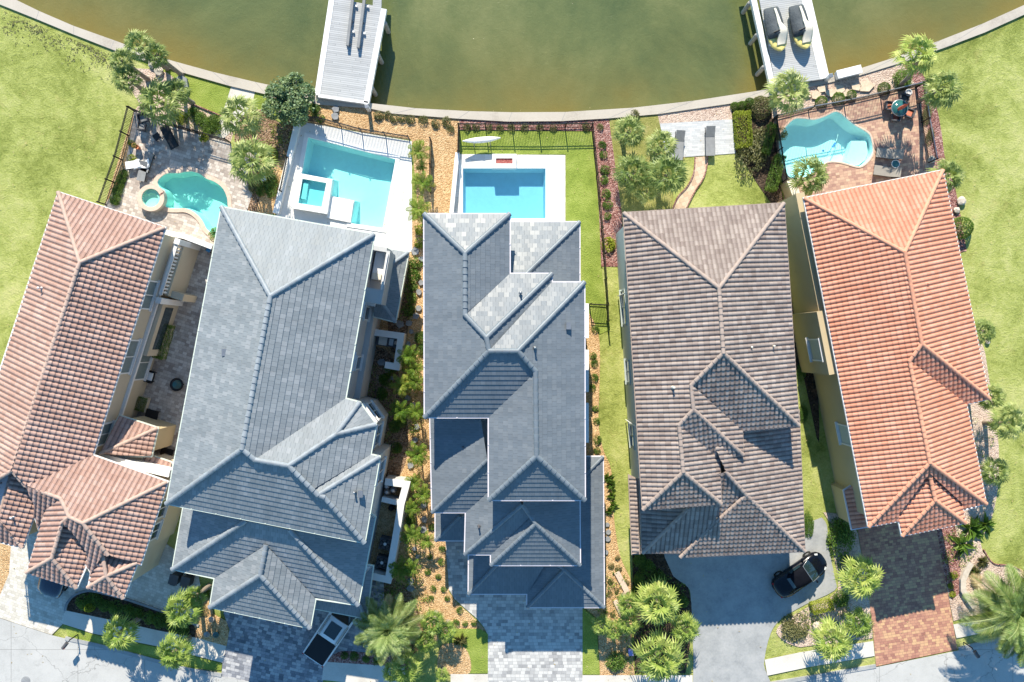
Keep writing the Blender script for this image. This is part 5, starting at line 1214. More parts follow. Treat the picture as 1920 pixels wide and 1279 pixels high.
lounger(1666,289,R(-7),'upper taupe sling lounger on the red patio','sling','loungers on the red patio',1.95,.72)
lounger(1661,322,R(-8),'lower taupe sling lounger on the red patio beside the orange roof','sling','loungers on the red patio',1.95,.72)
lounger(318,257,R(-62),'black sun lounger in palm shade on the beige patio','black','loungers on the beige patio',1.9,.62,tilt=8)
lounger(277,305,R(70),'grey sun lounger behind the white towel on the beige patio','midgrey','loungers on the beige patio',1.5,.6)
lounger(268,322,R(78),'grey sun lounger in front of the white towel on the beige patio','midgrey','loungers on the beige patio',1.5,.6)
lounger(251,309,R(8),'pale lounger nearest the left fence on the beige patio','whitefab','loungers on the beige patio',1.2,.55)
b = MB(); r9 = random.Random(3); n_ = 9; vs = []
for i in range(n_):
    for j in range(6): vs.append((i*.15-.6, (j-2.5)*.11*(1+.2*math.sin(i))+.1*math.sin(i*.9), .52+.05*math.sin(i*1.7+j)+.03*r9.random()))
b.add(vs, [(i*6+j, i*6+j+1, (i+1)*6+j+1, (i+1)*6+j) for i in range(n_-1) for j in range(5)], 0, True); o = b.build('towel', M['whitefab']); p = G((266,309), .5); o.location = (p.x, p.y, 0); o.rotation_euler = (0,0,R(10)); o.modifiers.new('thickness','SOLIDIFY').thickness = .03
tag(o, 'crumpled white towel thrown across the loungers on the beige patio', 'towel')
def side_table(px, py, label, r_=.25, mt='black', top='black'):
    p = G((px, py), .5); root = empty('side_table', (p.x, p.y, .1), 0, label, 'side table')
    b = MB(); b.lathe([(0,.5),(r_*.88,.5)], n=20); b.build('table_top', M[top], root); b = MB(); b.lathe([(r_*.88,.5),(r_*.9,.53),(r_,.53),(r_,.48),(0,.48)], n=20); b.build('rim', M[mt], root)
    for k in range(3): b = MB(); a = k*2.09; b.tube([(r_*.8*math.cos(a), r_*.8*math.sin(a), 0), (r_*.3*math.cos(a), r_*.3*math.sin(a), .48)], .018, 6); b.build('leg', M[mt], root)
side_table(1678,308,'round glass side table with a pale rim between the taupe loungers',.3,'white','tealglass')
box_thing('side_table','small square black table left of the black lounger','side table',295,257,.4,None,R(35),[('table_top',(0,0,.4),(.5,.5,.04),'black')]+[('leg',(sx*.2,sy*.2,.19),(.04,.04,.38),'black') for sx in (-1,1) for sy in (-1,1)])
def armchair(px, py, rz, label, mat, cush, group=None, s=1.0, name='armchair', cat='armchair'):
    parts = [('seat',(0,0,.3*s),(.7*s,.7*s,.12),mat),('backrest',(-.33*s,0,.52*s),(.1,.7*s,.5*s),mat)]+[('armrest',(0,sy*.36*s,.45*s),(.7*s,.09,.3*s),mat) for sy in (-1,1)]+[('cushion',(.03,0,.41*s),(.52*s,.52*s,.1),cush)]
    parts += [('leg',(sx*.3*s,sy*.3*s,.12*s),(.05,.05,.24*s),mat) for sx in (-1,1) for sy in (-1,1)]
    return box_thing(name, label, cat, px, py, .4, None, rz, parts, group)
armchair(269,222,R(-75),'slate blue armchair at the corner where the patio fences meet','darkgrey','midgrey',s=.9); armchair(266,238,R(80),'lower slate blue chair by the patio corner','darkgrey','midgrey',s=.75)
armchair(280,705,R(-15),'dark wicker armchair with white cushions below the shuttered window','black','whitefab',s=1.15)
g3 = 'coral cushioned chairs round the dining table'
armchair(1666,199,R(-5),'coral cushioned metal chair left of the round dining table','darkgrey','orangefab',g3,.8,'dining_chair','chair'); armchair(1679,221,R(85),'red cushioned metal chair below the round dining table','darkgrey','redfab',g3,.8,'dining_chair','chair')
armchair(1705,213,R(160),'coral cushioned metal chair right of the round dining table','darkgrey','orangefab',g3,.8,'dining_chair','chair'); armchair(1695,185,R(-105),'dark metal chair behind the round dining table','darkgrey','darkgrey',g3,.8,'dining_chair','chair')
p = G((1686,203), .75); root = empty('dining_table', (p.x, p.y, .1), 0, 'round teal glass dining table in the corner of the red patio', 'dining table')
b = MB(); b.lathe([(0,.74),(.6,.74),(.6,.71),(0,.71)], n=28); b.build('table_top', M['tealglass'], root); b = MB(); b.lathe([(.58,.745),(.63,.745),(.63,.7),(.58,.7)], n=28); b.build('rim', M['metal'], root)
for k in range(4): b = MB(); a = k*1.571+.4; b.tube([(.45*math.cos(a), .45*math.sin(a), 0), (.2*math.cos(a), .2*math.sin(a), .4), (.42*math.cos(a), .42*math.sin(a), .71)], .022, 6); b.build('leg', M['darkgrey'], root)
p = G((1688,203), 1.2); root = empty('parasol', (p.x, p.y, .1), 0, 'closed red parasol through the middle of the dining table', 'parasol')
b = MB(); b.tube([(0,0,0),(0,0,2.3)], .025, 8); b.build('pole', M['aged'], root); b = MB(); b.tube([(0,0,.85),(.02,0,1.2),(.05,.0,1.9),(.03,.0,2.5)], [.10,.13,.10,.02], 10); b.build('canopy', M['redfab'], root)
def pot(px, py, r_, label, mt='terracotta', plant='shrub', h=.4, pr=1.3):
    p = G((px, py), .3); root = empty('plant_pot', (p.x, p.y, .1), 0, label, 'plant pot')
    b = MB(); b.lathe([(0,0),(r_*.7,0),(r_,h),(r_*1.08,h),(r_*1.08,h+.04),(r_*.9,h+.04),(r_*.85,h-.05),(0,h-.05)], n=18); b.build('pot', M[mt], root)
    if plant:
        key = ('round', plant)
        if key not in SHM: SHM[key] = [me_of(m_, 'shrub', M[plant]) for m_ in SH['round']]
        o = mobj('plant', random.choice(SHM[key]), root); o.location = (0,0,h-.05); o.scale = (r_*pr,)*3
pot(254,274,.17,'small terracotta pot near the left patio fence'); pot(259,277,.16,'orange terracotta pot right of its small twin by the left fence','terracotta',None)
pot(385,259,.22,'dark pot with a leafy plant by the top patio fence','black','lime',.5,1.8); pot(339,523,.2,'dark potted plant at the end of the shaded arcade wall','black','lime',.5,1.6)
pot(1700,176,.24,'white round pot in the corner of the red patio','white',None,.5); pot(1484,385,.2,'grey urn by the tan garden wall','metal',None,.6)

pot(398,1160,.2,'pink pot in the small tan bed by the slate garage','coping_beige',None,.35); pot(406,1189,.22,'teal green pot in the small tan bed by the street','tealglass',None,.35); pot(389,1188,.2,'grey pot left of the teal green one by the street','metal',None,.35)
pot(490,328,.2,'orange pot in the planting under the wide patio palm','terracotta',None,.4); pot(496,336,.18,'white pot in the planting under the wide patio palm','white',None,.4)
# dock box, pedestals
box_thing('dock_box','long white storage box on the seawall right of the jet ski dock','dock box',1591,136,.5,None,R(14),[('body',(0,0,.28),(1.8,.55,.46),'white'),('lid',(0,0,.55),(1.88,.62,.08),'white')])
for x, y, l in ((1553,146,'white power pedestal at the foot of the jet ski dock'), (690,203,'white power pedestal at the foot of the left dock'), (585,184,'small white cabinet beside the bushy tree at the left dock')):
    box_thing('power_pedestal', l, 'pedestal', x, y, .6, None, R(12), [('body',(0,0,.5),(.26,.26,1.0),'white'),('cap',(0,0,1.03),(.3,.3,.06),'metal')])
# stepping stones
def slab(name, label, cat, px, py, r_, mt, group, seed, sx=1, z=.14, h=.05):
    r = random.Random(seed); n = r.choice((5, 6, 7)); p = G((px, py)); a0 = r.uniform(0, 6.28)
    pts = [(r_*math.cos(a0+6.283*k/n)*r.uniform(.75,1.15)*sx, r_*math.sin(a0+6.283*k/n)*r.uniform(.75,1.15)) for k in range(n)]
    b = MB(); b.prism(pts, -h, h); o = b.build(name, M[mt]); o.location = (p.x, p.y, z); tag(o, label, cat, group); return o
for i, (x, y, r_) in enumerate([(631,206,.3),(629,219,.3),(779,472,.34),(791,486,.25),(790,530,.26),(786,548,.24),(785,578,.26),(780,592,.28),(750,608,.33),(767,606,.28),(771,622,.2),(766,645,.22),(716,679,.33),(727,694,.24),(735,709,.2),(766,746,.24),(775,760,.24),(782,800,.24),(779,825,.24),(770,872,.25),(795,946,.25),(796,973,.3),(794,992,.28),(778,1028,.2),(783,1042,.2),(771,1088,.3),(771,1102,.3),(747,1012,.3)]):
    slab('stepping_stone', 'slate stepping stone, number one counts from the seawall' if False else ('topmost' if i == 0 else '%s from the seawall' % (ORD+['sixteenth','seventeenth','eighteenth','nineteenth','twentieth','twenty-first','twenty-second','twenty-third','twenty-fourth','twenty-fifth','twenty-sixth','twenty-seventh','twenty-eighth'])[i])+' dark slate stepping stone in the gravel between the grey roofs', 'stepping stone', x, y, r_, 'stone', 'slate stepping stones', 100+i)
for i, (x, y, r_) in enumerate([(1139,983,.2),(1140,997,.2),(1139,1010,.22),(1136,1035,.22)]):
    slab('stepping_stone', '%s slate slab from the top right of the low charcoal roof' % ORD[i], 'stepping stone', x, y, r_, 'stone', 'slate slabs right of the charcoal roof', 140+i)
for i, (x, y, r_) in enumerate([(1513,178,.28),(1528,180,.33),(1539,167,.35),(1556,175,.32),(1573,169,.4),(1587,176,.3),(1603,164,.36),(1622,163,.5)]):
    slab('flagstone', '%s tan flagstone from the left in the gravel above the red patio' % ORD[i], 'flagstone', x, y, r_, 'flagstone', 'tan flagstones above the red patio', 160+i, 1.2)
for i, (x, y, w_, rz) in enumerate([(1166,1091,.42,118),(1160,1140,.34,116)]):
    box_thing('timber_slab', ('upper','lower')[i]+' pale plank lying in the tan bed left of the driveway palms', 'plank', x, y, .1, None, R(rz-180), [('board',(0,0,.08),(1.7 if i == 0 else 1.3,w_,.08),'coping_beige')])
# rocks
for i, (x, y, r_) in enumerate([(1745,300,.3),(1800,378,.35),(1792,395,.25),(1530,1172,.35),(1850,640,.2),(300,135,.35),(287,102+20,.3)]):
    mb = MB(); r = random.Random(200+i); bm = bmesh.new(); bmesh.ops.create_icosphere(bm, subdivisions=2, radius=r_)
    for v in bm.verts: v.co *= r.uniform(.85, 1.15); v.co.z *= .55
    me = bpy.data.meshes.new('boulder'); bm.to_mesh(me); bm.free(); me.materials.append(M['rock']); o = mobj('boulder', me); p = G((x, y)); o.location = (p.x, p.y, .18)
    tag(o, ['small pale boulder below the right patio fence','pale boulder at the upper right eave of the orange roof','low boulder by the orange eave','pale boulder between shrubs near the street palm','small boulder in the gravel by the orange roof','pale boulder under the left palm cluster','boulder by the seawall under the left palms'][i], 'boulder')
# slate shelter roofs / covers near left palms: two tilted grey slabs
o = slab('stone_slab', 'large grey slate slab on the lawn strip right of the left palm cluster', 'stone slab', 343,162,.75,'stone',None,301,.7,.25,.12)
# courtyard things
box_thing('planter','long box planter with dark shrubs along the shaded courtyard wall','planter',307,640,.4,None,R(-106+180),[('box',(0,0,.22),(2.7,.75,.44),'stucco_beige')]); sh_ = shrub(307,640,10,'clipped dark shrubs filling the long courtyard planter','box','shrub',2.4,3.2,rot=-16,name='hedge',cat='hedge')
box_thing('planter','short box planter with a dark shrub lower in the courtyard','planter',268,758,.4,None,R(-106+180),[('box',(0,0,.22),(1.1,.7,.44),'stucco_beige')]); shrub(267,757,9,'dark shrub in the short courtyard planter','box','shrub',2.2,1.4,rot=-16,name='hedge',cat='hedge')
p = G((333,721), .4); root = empty('fire_bowl', (p.x, p.y, .1), 0, 'round dark fire bowl near the slate eave in the courtyard', 'fire bowl')
b = MB(); b.lathe([(.3,0),(.42,.3),(.5,.45),(.5,.5),(.4,.5),(.3,.38),(0,.36)], n=24); b.build('bowl', M['black'], root); b = MB(); b.lathe([(0,.40),(.34,.42)], n=16); b.build('glass_fill', M['tealglass'], root)
for k in range(3): b = MB(); a = k*2.09; b.box((.33*math.cos(a), .33*math.sin(a), .06), (.1,.1,.12)); b.build('foot', M['black'], root)
for x, y, l in ((285,780,'low black table at the lower end of the shaded courtyard'), (313,852,'dark square planter table by the corner of the small courtyard roof')):
    box_thing('low_table', l, 'low table', x, y, .4, None, R(-15), [('table_top',(0,0,.4),(.95,.95,.06),'black')]+[('leg',(sx*.4,sy*.4,.19),(.07,.07,.38),'black') for sx in (-1,1) for sy in (-1,1)])
box_thing('pushchair','dark folded pushchair frame with a blue seat behind the courtyard wall','pushchair',396,474,.4,None,R(-30),[('frame',(0,0,.4),(.9,.06,.06),'black'),('handle',(.4,0,.6),(.06,.5,.05),'black'),('seat',(-.2,.1,.5),(.3,.3,.1),'blue')]+[('wheel',(sx*.35,0,.12),(.24,.05,.24),'black') for sx in (-1,1)])
for x, y, l in ((326,1087,'left dark wheelie bin in the shaded courtyard by the slate garage'), (348,1091,'right dark wheelie bin in the shaded courtyard by the slate garage')):
    box_thing('wheelie_bin', l, 'bin', x, y, 1.0, None, R(-14), [('body',(0,0,.5),(.6,.66,.95),'black'),('lid',(0,.02,1.0),(.68,.74,.07),'darkgrey'),('handle',(0,-.4,.95),(.4,.05,.05),'darkgrey')], 'bins by the slate garage')
# equipment
def ac(px, py, label):
    p = G((px, py), .9); root = empty('air_conditioner', (p.x, p.y, .1), R(-12), label, 'air conditioner', 'air conditioners in the enclosure')
    b = MB(); b.box((0,0,.42), (.85,.85,.84)); b.build('casing', M['darkgrey'], root)
    b = MB(); b.lathe([(.36,.85),(.40,.87),(.40,.84)], n=24); b.build('fan_ring', M['black'], root)
    b = MB(); b.lathe([(0,.86),(.12,.86)], n=12); b.build('hub', M['white'], root)
    b = MB()
    for k in range(5): a = k*1.2566; b.box((.2*math.cos(a), .2*math.sin(a), .852), (.34,.1,.015), a)
    b.build('fan_blade', M['black'], root)
    return root
ac(722,1020,'upper air conditioner with a round fan inside the white equipment wall'); ac(716,1055,'lower air conditioner with a round fan inside the white equipment wall')
p = G((734,952), .5); root = empty('pool_pump', (p.x, p.y, .1), 0, 'black pool pump with coiled hose in the equipment yard', 'pool pump')
b = MB(); b.lathe([(0,0),(.22,0),(.24,.5),(.1,.6),(0,.6)], n=16); b.build('filter_tank', M['black'], root); b = MB(); b.tube([(.35+.18*math.cos(a), .18*math.sin(a), .1+.02*a) for a in [k*.5 for k in range(26)]], .03, 6); b.build('hose', M['black'], root)
for i, (x, y) in enumerate([(725,912),(737,919),(725,923)]):
    p = G((x, y), .8); root = empty('gas_cylinder', (p.x, p.y, .1), 0, ['top left','right hand','bottom left'][i]+' pale tank in the walled pump corner', 'tank', 'pale tanks in the pump corner')
    b = MB(); b.lathe([(0,0),(.24,0),(.25,.6),(.2,.75),(.08,.8)], n=18); b.build('tank', M['metal'], root); b = MB(); b.lathe([(.1,.78),(.12,.86),(0,.86)], n=12); b.build('valve', M['white'], root)
box_thing('kitchen_counter','outdoor kitchen counter with grill and sink inside the white enclosure','counter',727,641,.9,None,R(-9),[('cabinet',(0,0,.42),(1.7,.7,.84),'darkgrey'),('worktop',(-.35,0,.87),(.62,.6,.06),'concrete'),('grill',(.28,.02,.88),(.34,.5,.1),'metal'),('burner',(.63,.02,.87),(.26,.26,.08),'coping_beige')])
# cleaner and toys in the pool
o = MB().tube([(0,0,0),(.5,.3,.02),(.9,1.1,.02),(1.1,1.9,.02)], .03, 6).build('cleaner_hose', M['white'], None); 
o.name = 'pool_cleaner'; p = G((1553,293)); o.location = (p.x, p.y, -.9); tag(o, 'pale hose of the cleaner lying on the floor of the wavy edged pool', 'hose')
box_thing('pool_skimmer','blue skimmer head in the middle of the wavy edged pool','skimmer',1563,272,.0,None,R(55),[('head',(0,0,-.05),(.42,.16,.06),'blue'),('handle',(-.5,0,-.05),(.7,.035,.035),'blue')])
box_thing('pool_float','small blue float in the wavy edged pool','float',1543,283,.0,None,R(20),[('body',(0,0,-.04),(.16,.16,.07),'blue'),('knob',(0,0,.02),(.07,.07,.06),'blue')])
# street things
def mailbox(px, py, rz, label):
    p = G((px, py), 0); root = empty('mailbox', (p.x, p.y, .05), rz, label, 'mailbox', 'dark mailboxes along the street')
    b = MB(); b.tube([(0,0,0),(0,0,1.15)], .045, 8); b.build('post', M['black'], root)
    b = MB(); b.tube([(0,0,1.0),(.2,0,1.14),(.45,0,1.16)], .03, 6); b.build('arm', M['black'], root)
    b = MB(); n = 10; prof = [(.12*math.cos(math.pi*k/n), .12*math.sin(math.pi*k/n)) for k in range(n+1)]+[(-.12,-.12),(.12,-.12)]
    loft(b, [[(x, y, 1.28+z) for y, z in prof] for x in (.2, .72)], 0, False); b.build('box', M['darkgrey'], root)
    b = MB(); b.box((.6,.14,1.38), (.05,.01,.16)); b.build('flag', M['redfab'], root)
mailbox(147,1189,R(232),'dark mailbox on the kerb in front of the pink-brown house'); mailbox(1806,1204,R(-58),'dark mailbox on the kerb beside the huge date palm'); mailbox(1470,1278,R(250),'dark mailbox at the bottom kerb right of the concrete driveway')
b = MB(); b.lathe([(0,.0),(.34,.0),(.36,-.01)], n=28); o = b.build('manhole_cover', M['stone']); p = G((50,1276)); o.location = (p.x, p.y, zc[0]+.006); tag(o, 'round dark manhole cover in the street at the bottom left', 'manhole cover')
box_thing('utility_box','small lilac utility box among the palms left of the driveway','utility box',1182,1222,.3,None,R(5),[('body',(0,0,.2),(.3,.4,.4),'purple'),('lid',(0,0,.42),(.34,.44,.05),'purple')])
for x, y, l in ((635,208+36,'tiny path light on the tan gravel by the white deck') ,): pass
# roof vents
def vent(parent, px, py, h, kind='pipe', mt='metal'):
    p = G((px, py), h); b = MB()
    if kind == 'pipe': b.lathe([(.12,-.25),(.055,.02),(.055,.2),(.07,.2),(.07,.25),(0,.25)], (p.x, p.y, p.z), 12)
    else: b.box((p.x, p.y, p.z), (.3,.45,.2))
    return b.build('roof_vent', M[mt], parent)
for x, y, h, k in ((976,549,10.1,'pipe'),(1003,652,10.9,'pipe'),(1066,611,9.7,'box'),(868,838,7.2,'pipe'),(898,988,6.9,'pipe'),(938,951,6.9,'pipe')): vent(H3, x, y, h, k, 'metal' if h > 8 else 'darkgrey')
for x, y, h in ((665,923,9.3),(421,661,9.7),(676,926,9.25)): vent(H2, x, y, h, 'box' if x != 665 else 'pipe', 'metal')
for x, y, h in ((1408,651,9.2),(1450,649,8.5),(1263,727,9.0)): vent(H4, x, y, h, 'pipe', 'cream')
vent(H1, 75,540,6.9,'pipe','white'); vent(H1, 24,970,6.6,'pipe','white'); vent(H5, 1738,532,7.3,'pipe','ridge5')
# ------------------------------------------------------------------ vehicles
def glassy():
    t = NT('car_glass'); t.pbr((.015,.03,.035), .04, .9, coat=.5); return t.m
M['carglass'] = glassy(); M['carblack'] = plain('black_car_paint', (.003,.004,.009), .25, .3, var=.1, coat=.2); M['carwhite'] = plain('white_car_paint', (.74,.75,.77), .25, .5, var=.02, coat=1)
M['carblue'] = plain('dark_blue_car_paint', (.008,.018,.045), .2, .6, var=.05, coat=1); M['softtop'] = plain('soft_top_fabric', (.007,.008,.012), .95, .05, var=.15); M['tyre'] = plain('tyre_rubber', (.015,.015,.015), .85); M['lamp_red'] = plain('red_tail_light', (.35,.01,.01), .25); M['lamp_clear'] = plain('clear_headlight', (.6,.62,.62), .15)
def ringsec(x, w_, zb, zs, zt, n=5):
    return [(x, -w_*.9, zb), (x, -w_, (zb+zs)/2), (x, -w_*.97, zs), (x, -w_*.72, zt-.015), (x, -w_*.3, zt+.01), (x, w_*.3, zt+.01), (x, w_*.72, zt-.015), (x, w_*.97, zs), (x, w_, (zb+zs)/2), (x, w_*.9, zb)]
def wheels(root, xs, w_, r_):
    for x in xs:
        for s in (-1, 1):
            t = MB(); t.lathe([(r_*.62,-.11),(r_,-.11),(r_,.11),(r_*.62,.11)], n=20); 
            t.v = [(x+v[0], s*w_+v[2], r_+v[1]) for v in t.v]; w0 = t.build('wheel', M['tyre'], root)
            t = MB(); t.lathe([(0,.10),(r_*.6,.08),(r_*.62,-.1)], n=16); t.v = [(x+v[0], s*(w_+v[2]), r_+v[1]) for v in t.v]; t.build('rim', M['metal'], w0)
def convertible(px, py, rz, label):
    p = G((px, py), .6); root = empty('car', (p.x, p.y, .11), rz, label, 'car')
    b = MB(); loft(b, [ringsec(*a) for a in ((-2.2,.34,.35,.52,.58),(-2.12,.6,.3,.6,.7),(-1.9,.8,.22,.7,.84),(-1.4,.9,.2,.78,.92),(-.8,.88,.2,.8,.9),(0,.87,.2,.78,.88),(.7,.88,.2,.78,.88),(1.2,.9,.2,.74,.84),(1.65,.84,.22,.66,.74),(1.92,.72,.28,.56,.63),(2.12,.5,.32,.5,.53),(2.2,.28,.36,.46,.48))]); b.build('body', M['carblack'], root)
    b = MB(); loft(b, [[(x, -w_, z0), (x, -w_*.86, z1-.05), (x, -w_*.4, z1), (x, w_*.4, z1), (x, w_*.86, z1-.05), (x, w_, z0)] for x, w_, z0, z1 in ((-1.0,.62,.86,.9),(-.75,.68,.86,1.08),(-.3,.7,.86,1.26),(.1,.7,.86,1.3),(.42,.68,.86,1.27))]); b.build('soft_top', M['softtop'], root)
    b = MB(); loft(b, [[(.43,-.66,1.24),(.43,-.3,1.27),(.43,.3,1.27),(.43,.66,1.24)], [(1.05,-.74,.88),(1.12,-.3,.9),(1.12,.3,.9),(1.05,.74,.88)]], 0, True, False); b.build('windscreen', M['carglass'], root)
    b = MB(); b.tube([(1.07,-.76,.88),(.44,-.68,1.26),(.43,0,1.3),(.44,.68,1.26),(1.07,.76,.88)], .03, 6); b.build('windscreen_frame', M['metal'], root)
    b = MB(); b.add([(-1.02,-.45,.93),(-1.02,.45,.93),(-.8,.42,1.07),(-.8,-.42,1.07)], [(0,1,2,3)]); b.build('rear_window', M['carglass'], root)
    for s in (-1, 1):
        b = MB(); b.box((-.15, s*.74, 1.0), (.9,.02,.24), 0, 0, (s*.35,'X')); b.build('side_window', M['carglass'], root)
        b = MB(); b.box((.72, s*.98, .92), (.14,.2,.12)); o = b.build('mirror', M['carblack'], root); o.modifiers.new('bevel','BEVEL').width = .03
        b = MB(); b.box((1.8, s*.62, .66), (.24,.12,.06), s*-.5); b.build('headlight', M['lamp_clear'], root); b = MB(); b.box((-2.02, s*.52, .66), (.12,.26,.1), s*.4); b.build('tail_light', M['lamp_red'], root)
    wheels(root, (-1.3, 1.3), .8, .33)
convertible(1499,1077,R(34),'black convertible with its soft top closed on the concrete driveway')
def pickup(px, py, rz, label):
    p = G((px, py), 1.0); root = empty('pickup_truck', (p.x, p.y, .11), rz, label, 'pickup truck')
    b = MB(); loft(b, [ringsec(*a) for a in ((-2.85,.9,.45,.95,1.12),(-2.8,.96,.4,1.05,1.2),(-1.0,.98,.35,1.05,1.2),(.6,.98,.35,1.05,1.18),(1.6,.98,.35,1.05,1.2),(2.5,.95,.35,.98,1.1),(2.8,.85,.42,.85,.95),(2.88,.7,.5,.75,.8))], 0, False); b.build('body', M['carwhite'], root)
    b = MB(); b.box((-1.85,0,1.22), (1.75,1.66,.05)); b.build('bed_cover', M['black'], root)
    b = MB(); loft(b, [[(x, -w_, z0), (x, -w_*.9, z1-.06), (x, -w_*.5, z1), (x, w_*.5, z1), (x, w_*.9, z1-.06), (x, w_, z0)] for x, w_, z0, z1 in ((-.95,.84,1.15,1.25),(-.72,.8,1.15,1.78),(-.4,.8,1.15,1.86),(.7,.8,1.15,1.86),(.95,.78,1.15,1.78))], 0, False); b.build('cab', M['carwhite'], root)
    b = MB(); b.box((.12,0,1.865), (1.1,.95,.02)); b.build('sunroof', M['carglass'], root)
    b = MB(); loft(b, [[(.97,-.76,1.74),(.99,-.3,1.8),(.99,.3,1.8),(.97,.76,1.74)], [(1.6,-.86,1.18),(1.7,-.3,1.19),(1.7,.3,1.19),(1.6,.86,1.18)]], 0, True, False); b.build('windscreen', M['carglass'], root)
    b = MB(); b.add([(-.96,-.7,1.3),(-.96,.7,1.3),(-.76,.66,1.72),(-.76,-.66,1.72)], [(0,1,2,3)]); b.build('rear_window', M['carglass'], root)
    for s in (-1, 1):
        b = MB(); b.box((0, s*.825, 1.5), (1.5,.02,.36), 0, 0, (s*-.12,'X')); b.build('side_window', M['carglass'], root)
        b = MB(); b.tube([(-.7, s*.68, 1.9),(.75, s*.68, 1.9)], .025, 6); b.build('roof_rail', M['metal'], root)
        b = MB(); b.box((1.3, s*1.1, 1.3), (.16,.24,.2)); b.build('mirror', M['carwhite'], root)
        b = MB(); b.box((2.7, s*.72, .9), (.25,.3,.14)); b.build('headlight', M['lamp_clear'], root); b = MB(); b.box((-2.84, s*.86, .95), (.08,.14,.3)); b.build('tail_light', M['lamp_red'], root)
    wheels(root, (-1.75, 1.75), .86, .4)
pickup(628,1176,R(56),'white pickup truck with a black bed cover half under the slate garage roof')
def suv(px, py, rz, label):
    p = G((px, py), 1.0); root = empty('car', (p.x, p.y, .11), rz, label, 'car')
    b = MB(); loft(b, [ringsec(*a) for a in ((-2.2,.8,.4,.8,.95),(-2.1,.9,.3,.9,1.05),(-1,.93,.25,.95,1.05),(1,.93,.25,.95,1.02),(1.8,.9,.28,.9,.98),(2.2,.75,.4,.7,.8))]); b.build('body', M['carblue'], root)
    b = MB(); loft(b, [[(x, -w_, 1.0), (x, -w_*.88, z1-.06), (x, w_*.88, z1-.06), (x, w_, 1.0)] for x, w_, z1 in ((-2.0,.8,1.1),(-1.7,.8,1.6),(.3,.8,1.68),(1.0,.76,1.1))]); b.build('cab', M['carglass'], root)
    b = MB(); b.box((-.7,0,1.64), (1.9,1.3,.05)); b.build('roof_panel', M['carblue'], root)
    for s in (-1, 1): b = MB(); b.box((-2.12, s*.7, .9), (.1,.22,.2)); b.build('tail_light', M['lamp_red'], root); b = MB(); b.box((2.05, s*.6, .75), (.15,.3,.12)); b.build('headlight', M['lamp_clear'], root)
    wheels(root, (-1.35, 1.35), .83, .36)
suv(104,1064,R(-106),'dark blue car nosing out from under the pink-brown garage roof')
# ------------------------------------------------------------------ details on the houses
M['louvre'] = plain('louvred_shutter', (.16,.21,.22), .6, var=.1)
def on_wall(outline, h, i, ov, specs, parent, fm='trim', pm='glass', lites=2):
    a, b, sg = edge(outline, h, i, ov)
    L = math.hypot(b[0]-a[0], b[1]-a[1])
    for t, z, ww, wh, *r in specs: wall_window(parent, a, b, t, z, ww, wh, fm, r[0] if r else pm, 0, lites, True, 1 if sg > 0 else -1)
# pink-brown house: east wall over the courtyard
on_wall(out1, 6.0, 1, .45, [(.27,4.3,2.0,1.4,'louvre'),(.55,4.3,2.4,1.4,'louvre'),(.9,4.3,1.6,1.3,'louvre'),(.58,1.7,2.6,1.6,'louvre')], H1)
a_, b_, sg = edge(out1, 6.0, 1, .45); a_, b_ = np.array(a_), np.array(b_); u_ = (b_-a_)/np.linalg.norm(b_-a_); nr = np.array((u_[1], -u_[0]))*sg; rz = math.atan2(u_[1], u_[0]); L_ = np.linalg.norm(b_-a_)
b = MB(); c_ = a_+u_*L_*.5+nr*.1; b.box((c_[0], c_[1], 2.9), (L_, .25, .22), rz); b.build('cornice', M['trim'], H1)
b = MB(); c_ = a_+u_*(L_*.13)+nr*.35; b.box((c_[0], c_[1], 1.4), (4.0, .7, 2.8), rz); b.build('terrace', M['stucco_beige'], H1)
b = MB()
for k in range(15): c_ = a_+u_*(.3+k*.26)+nr*.5; b.lathe([(.07,2.8),(.09,3.0),(.05,3.2),(.09,3.45),(.07,3.55)], (c_[0], c_[1], 0), 8)
c_ = a_+u_*(L_*.13)+nr*.5; b.box((c_[0], c_[1], 3.6), (4.1, .22, .12), rz); b.build('balustrade', M['trim'], H1)
for k in (.0, .27): c_ = a_+u_*(L_*k+.2)+nr*.55; b = MB(); b.box((c_[0], c_[1], 1.9), (.4,.4,3.8), rz); b.build('column', M['trim'], H1)
b = MB(); c_ = a_+u_*(L_*.41)+nr*.25; b.box((c_[0], c_[1], 1.35), (4.2, .5, 2.7), rz); b.build('kitchen_bay', M['stucco_beige'], H1)
b = MB(); c_ = a_+u_*(L_*.41)+nr*.49; b.box((c_[0], c_[1], 1.5), (3.2, .08, 1.3), rz); b.build('window', M['glass'], H1)
b = MB(); c_ = a_+u_*(L_*.245)+nr*.8; b.box((c_[0], c_[1], 1.2), (.5, 1.6, 2.4), rz); b.build('arcade_wall', M['stucco_beige'], H1)
on_wall(out1, 6.0, 3, .45, [(.4,4.2,1.4,1.3),(.75,4.2,1.2,1.3)], H1)
for k in (0,): on_wall(out1, 6.0, 0, .45, [(.25,4.3,1.8,1.5),(.7,4.3,1.8,1.5),(.5,1.3,3.2,2.3)], H1)
# small lower roofs between pink-brown and slate houses
h = 3.9
Q = [(224,780), (295,803), (283,855), (200,855)]
roof_section(H1, h, [(224,780),(295,803),(283,855),(186,856)], [(Q[0], Q[1], [(224,780),(295,803),(186,852)]), (Q[1], Q[2], [(295,803),(283,855),(186,852)])], [[(295,803),(186,852)]], M['tile1'], M['ridge1'], 'barrel1', M['gutter_green'], m=.4, wallmat=M['stucco_yellow'], ov=.25)
roof_section(H1, 3.2, [(277,853),(322,868),(318,892),(250,880)], [((277,853),(322,868),[(277,853),(322,868),(318,895),(256,875)])], [], M['tile1'], M['ridge1'], 'barrel1', M['gutter_green'], m=.4, wallmat=M['stucco_beige'], ov=.25)
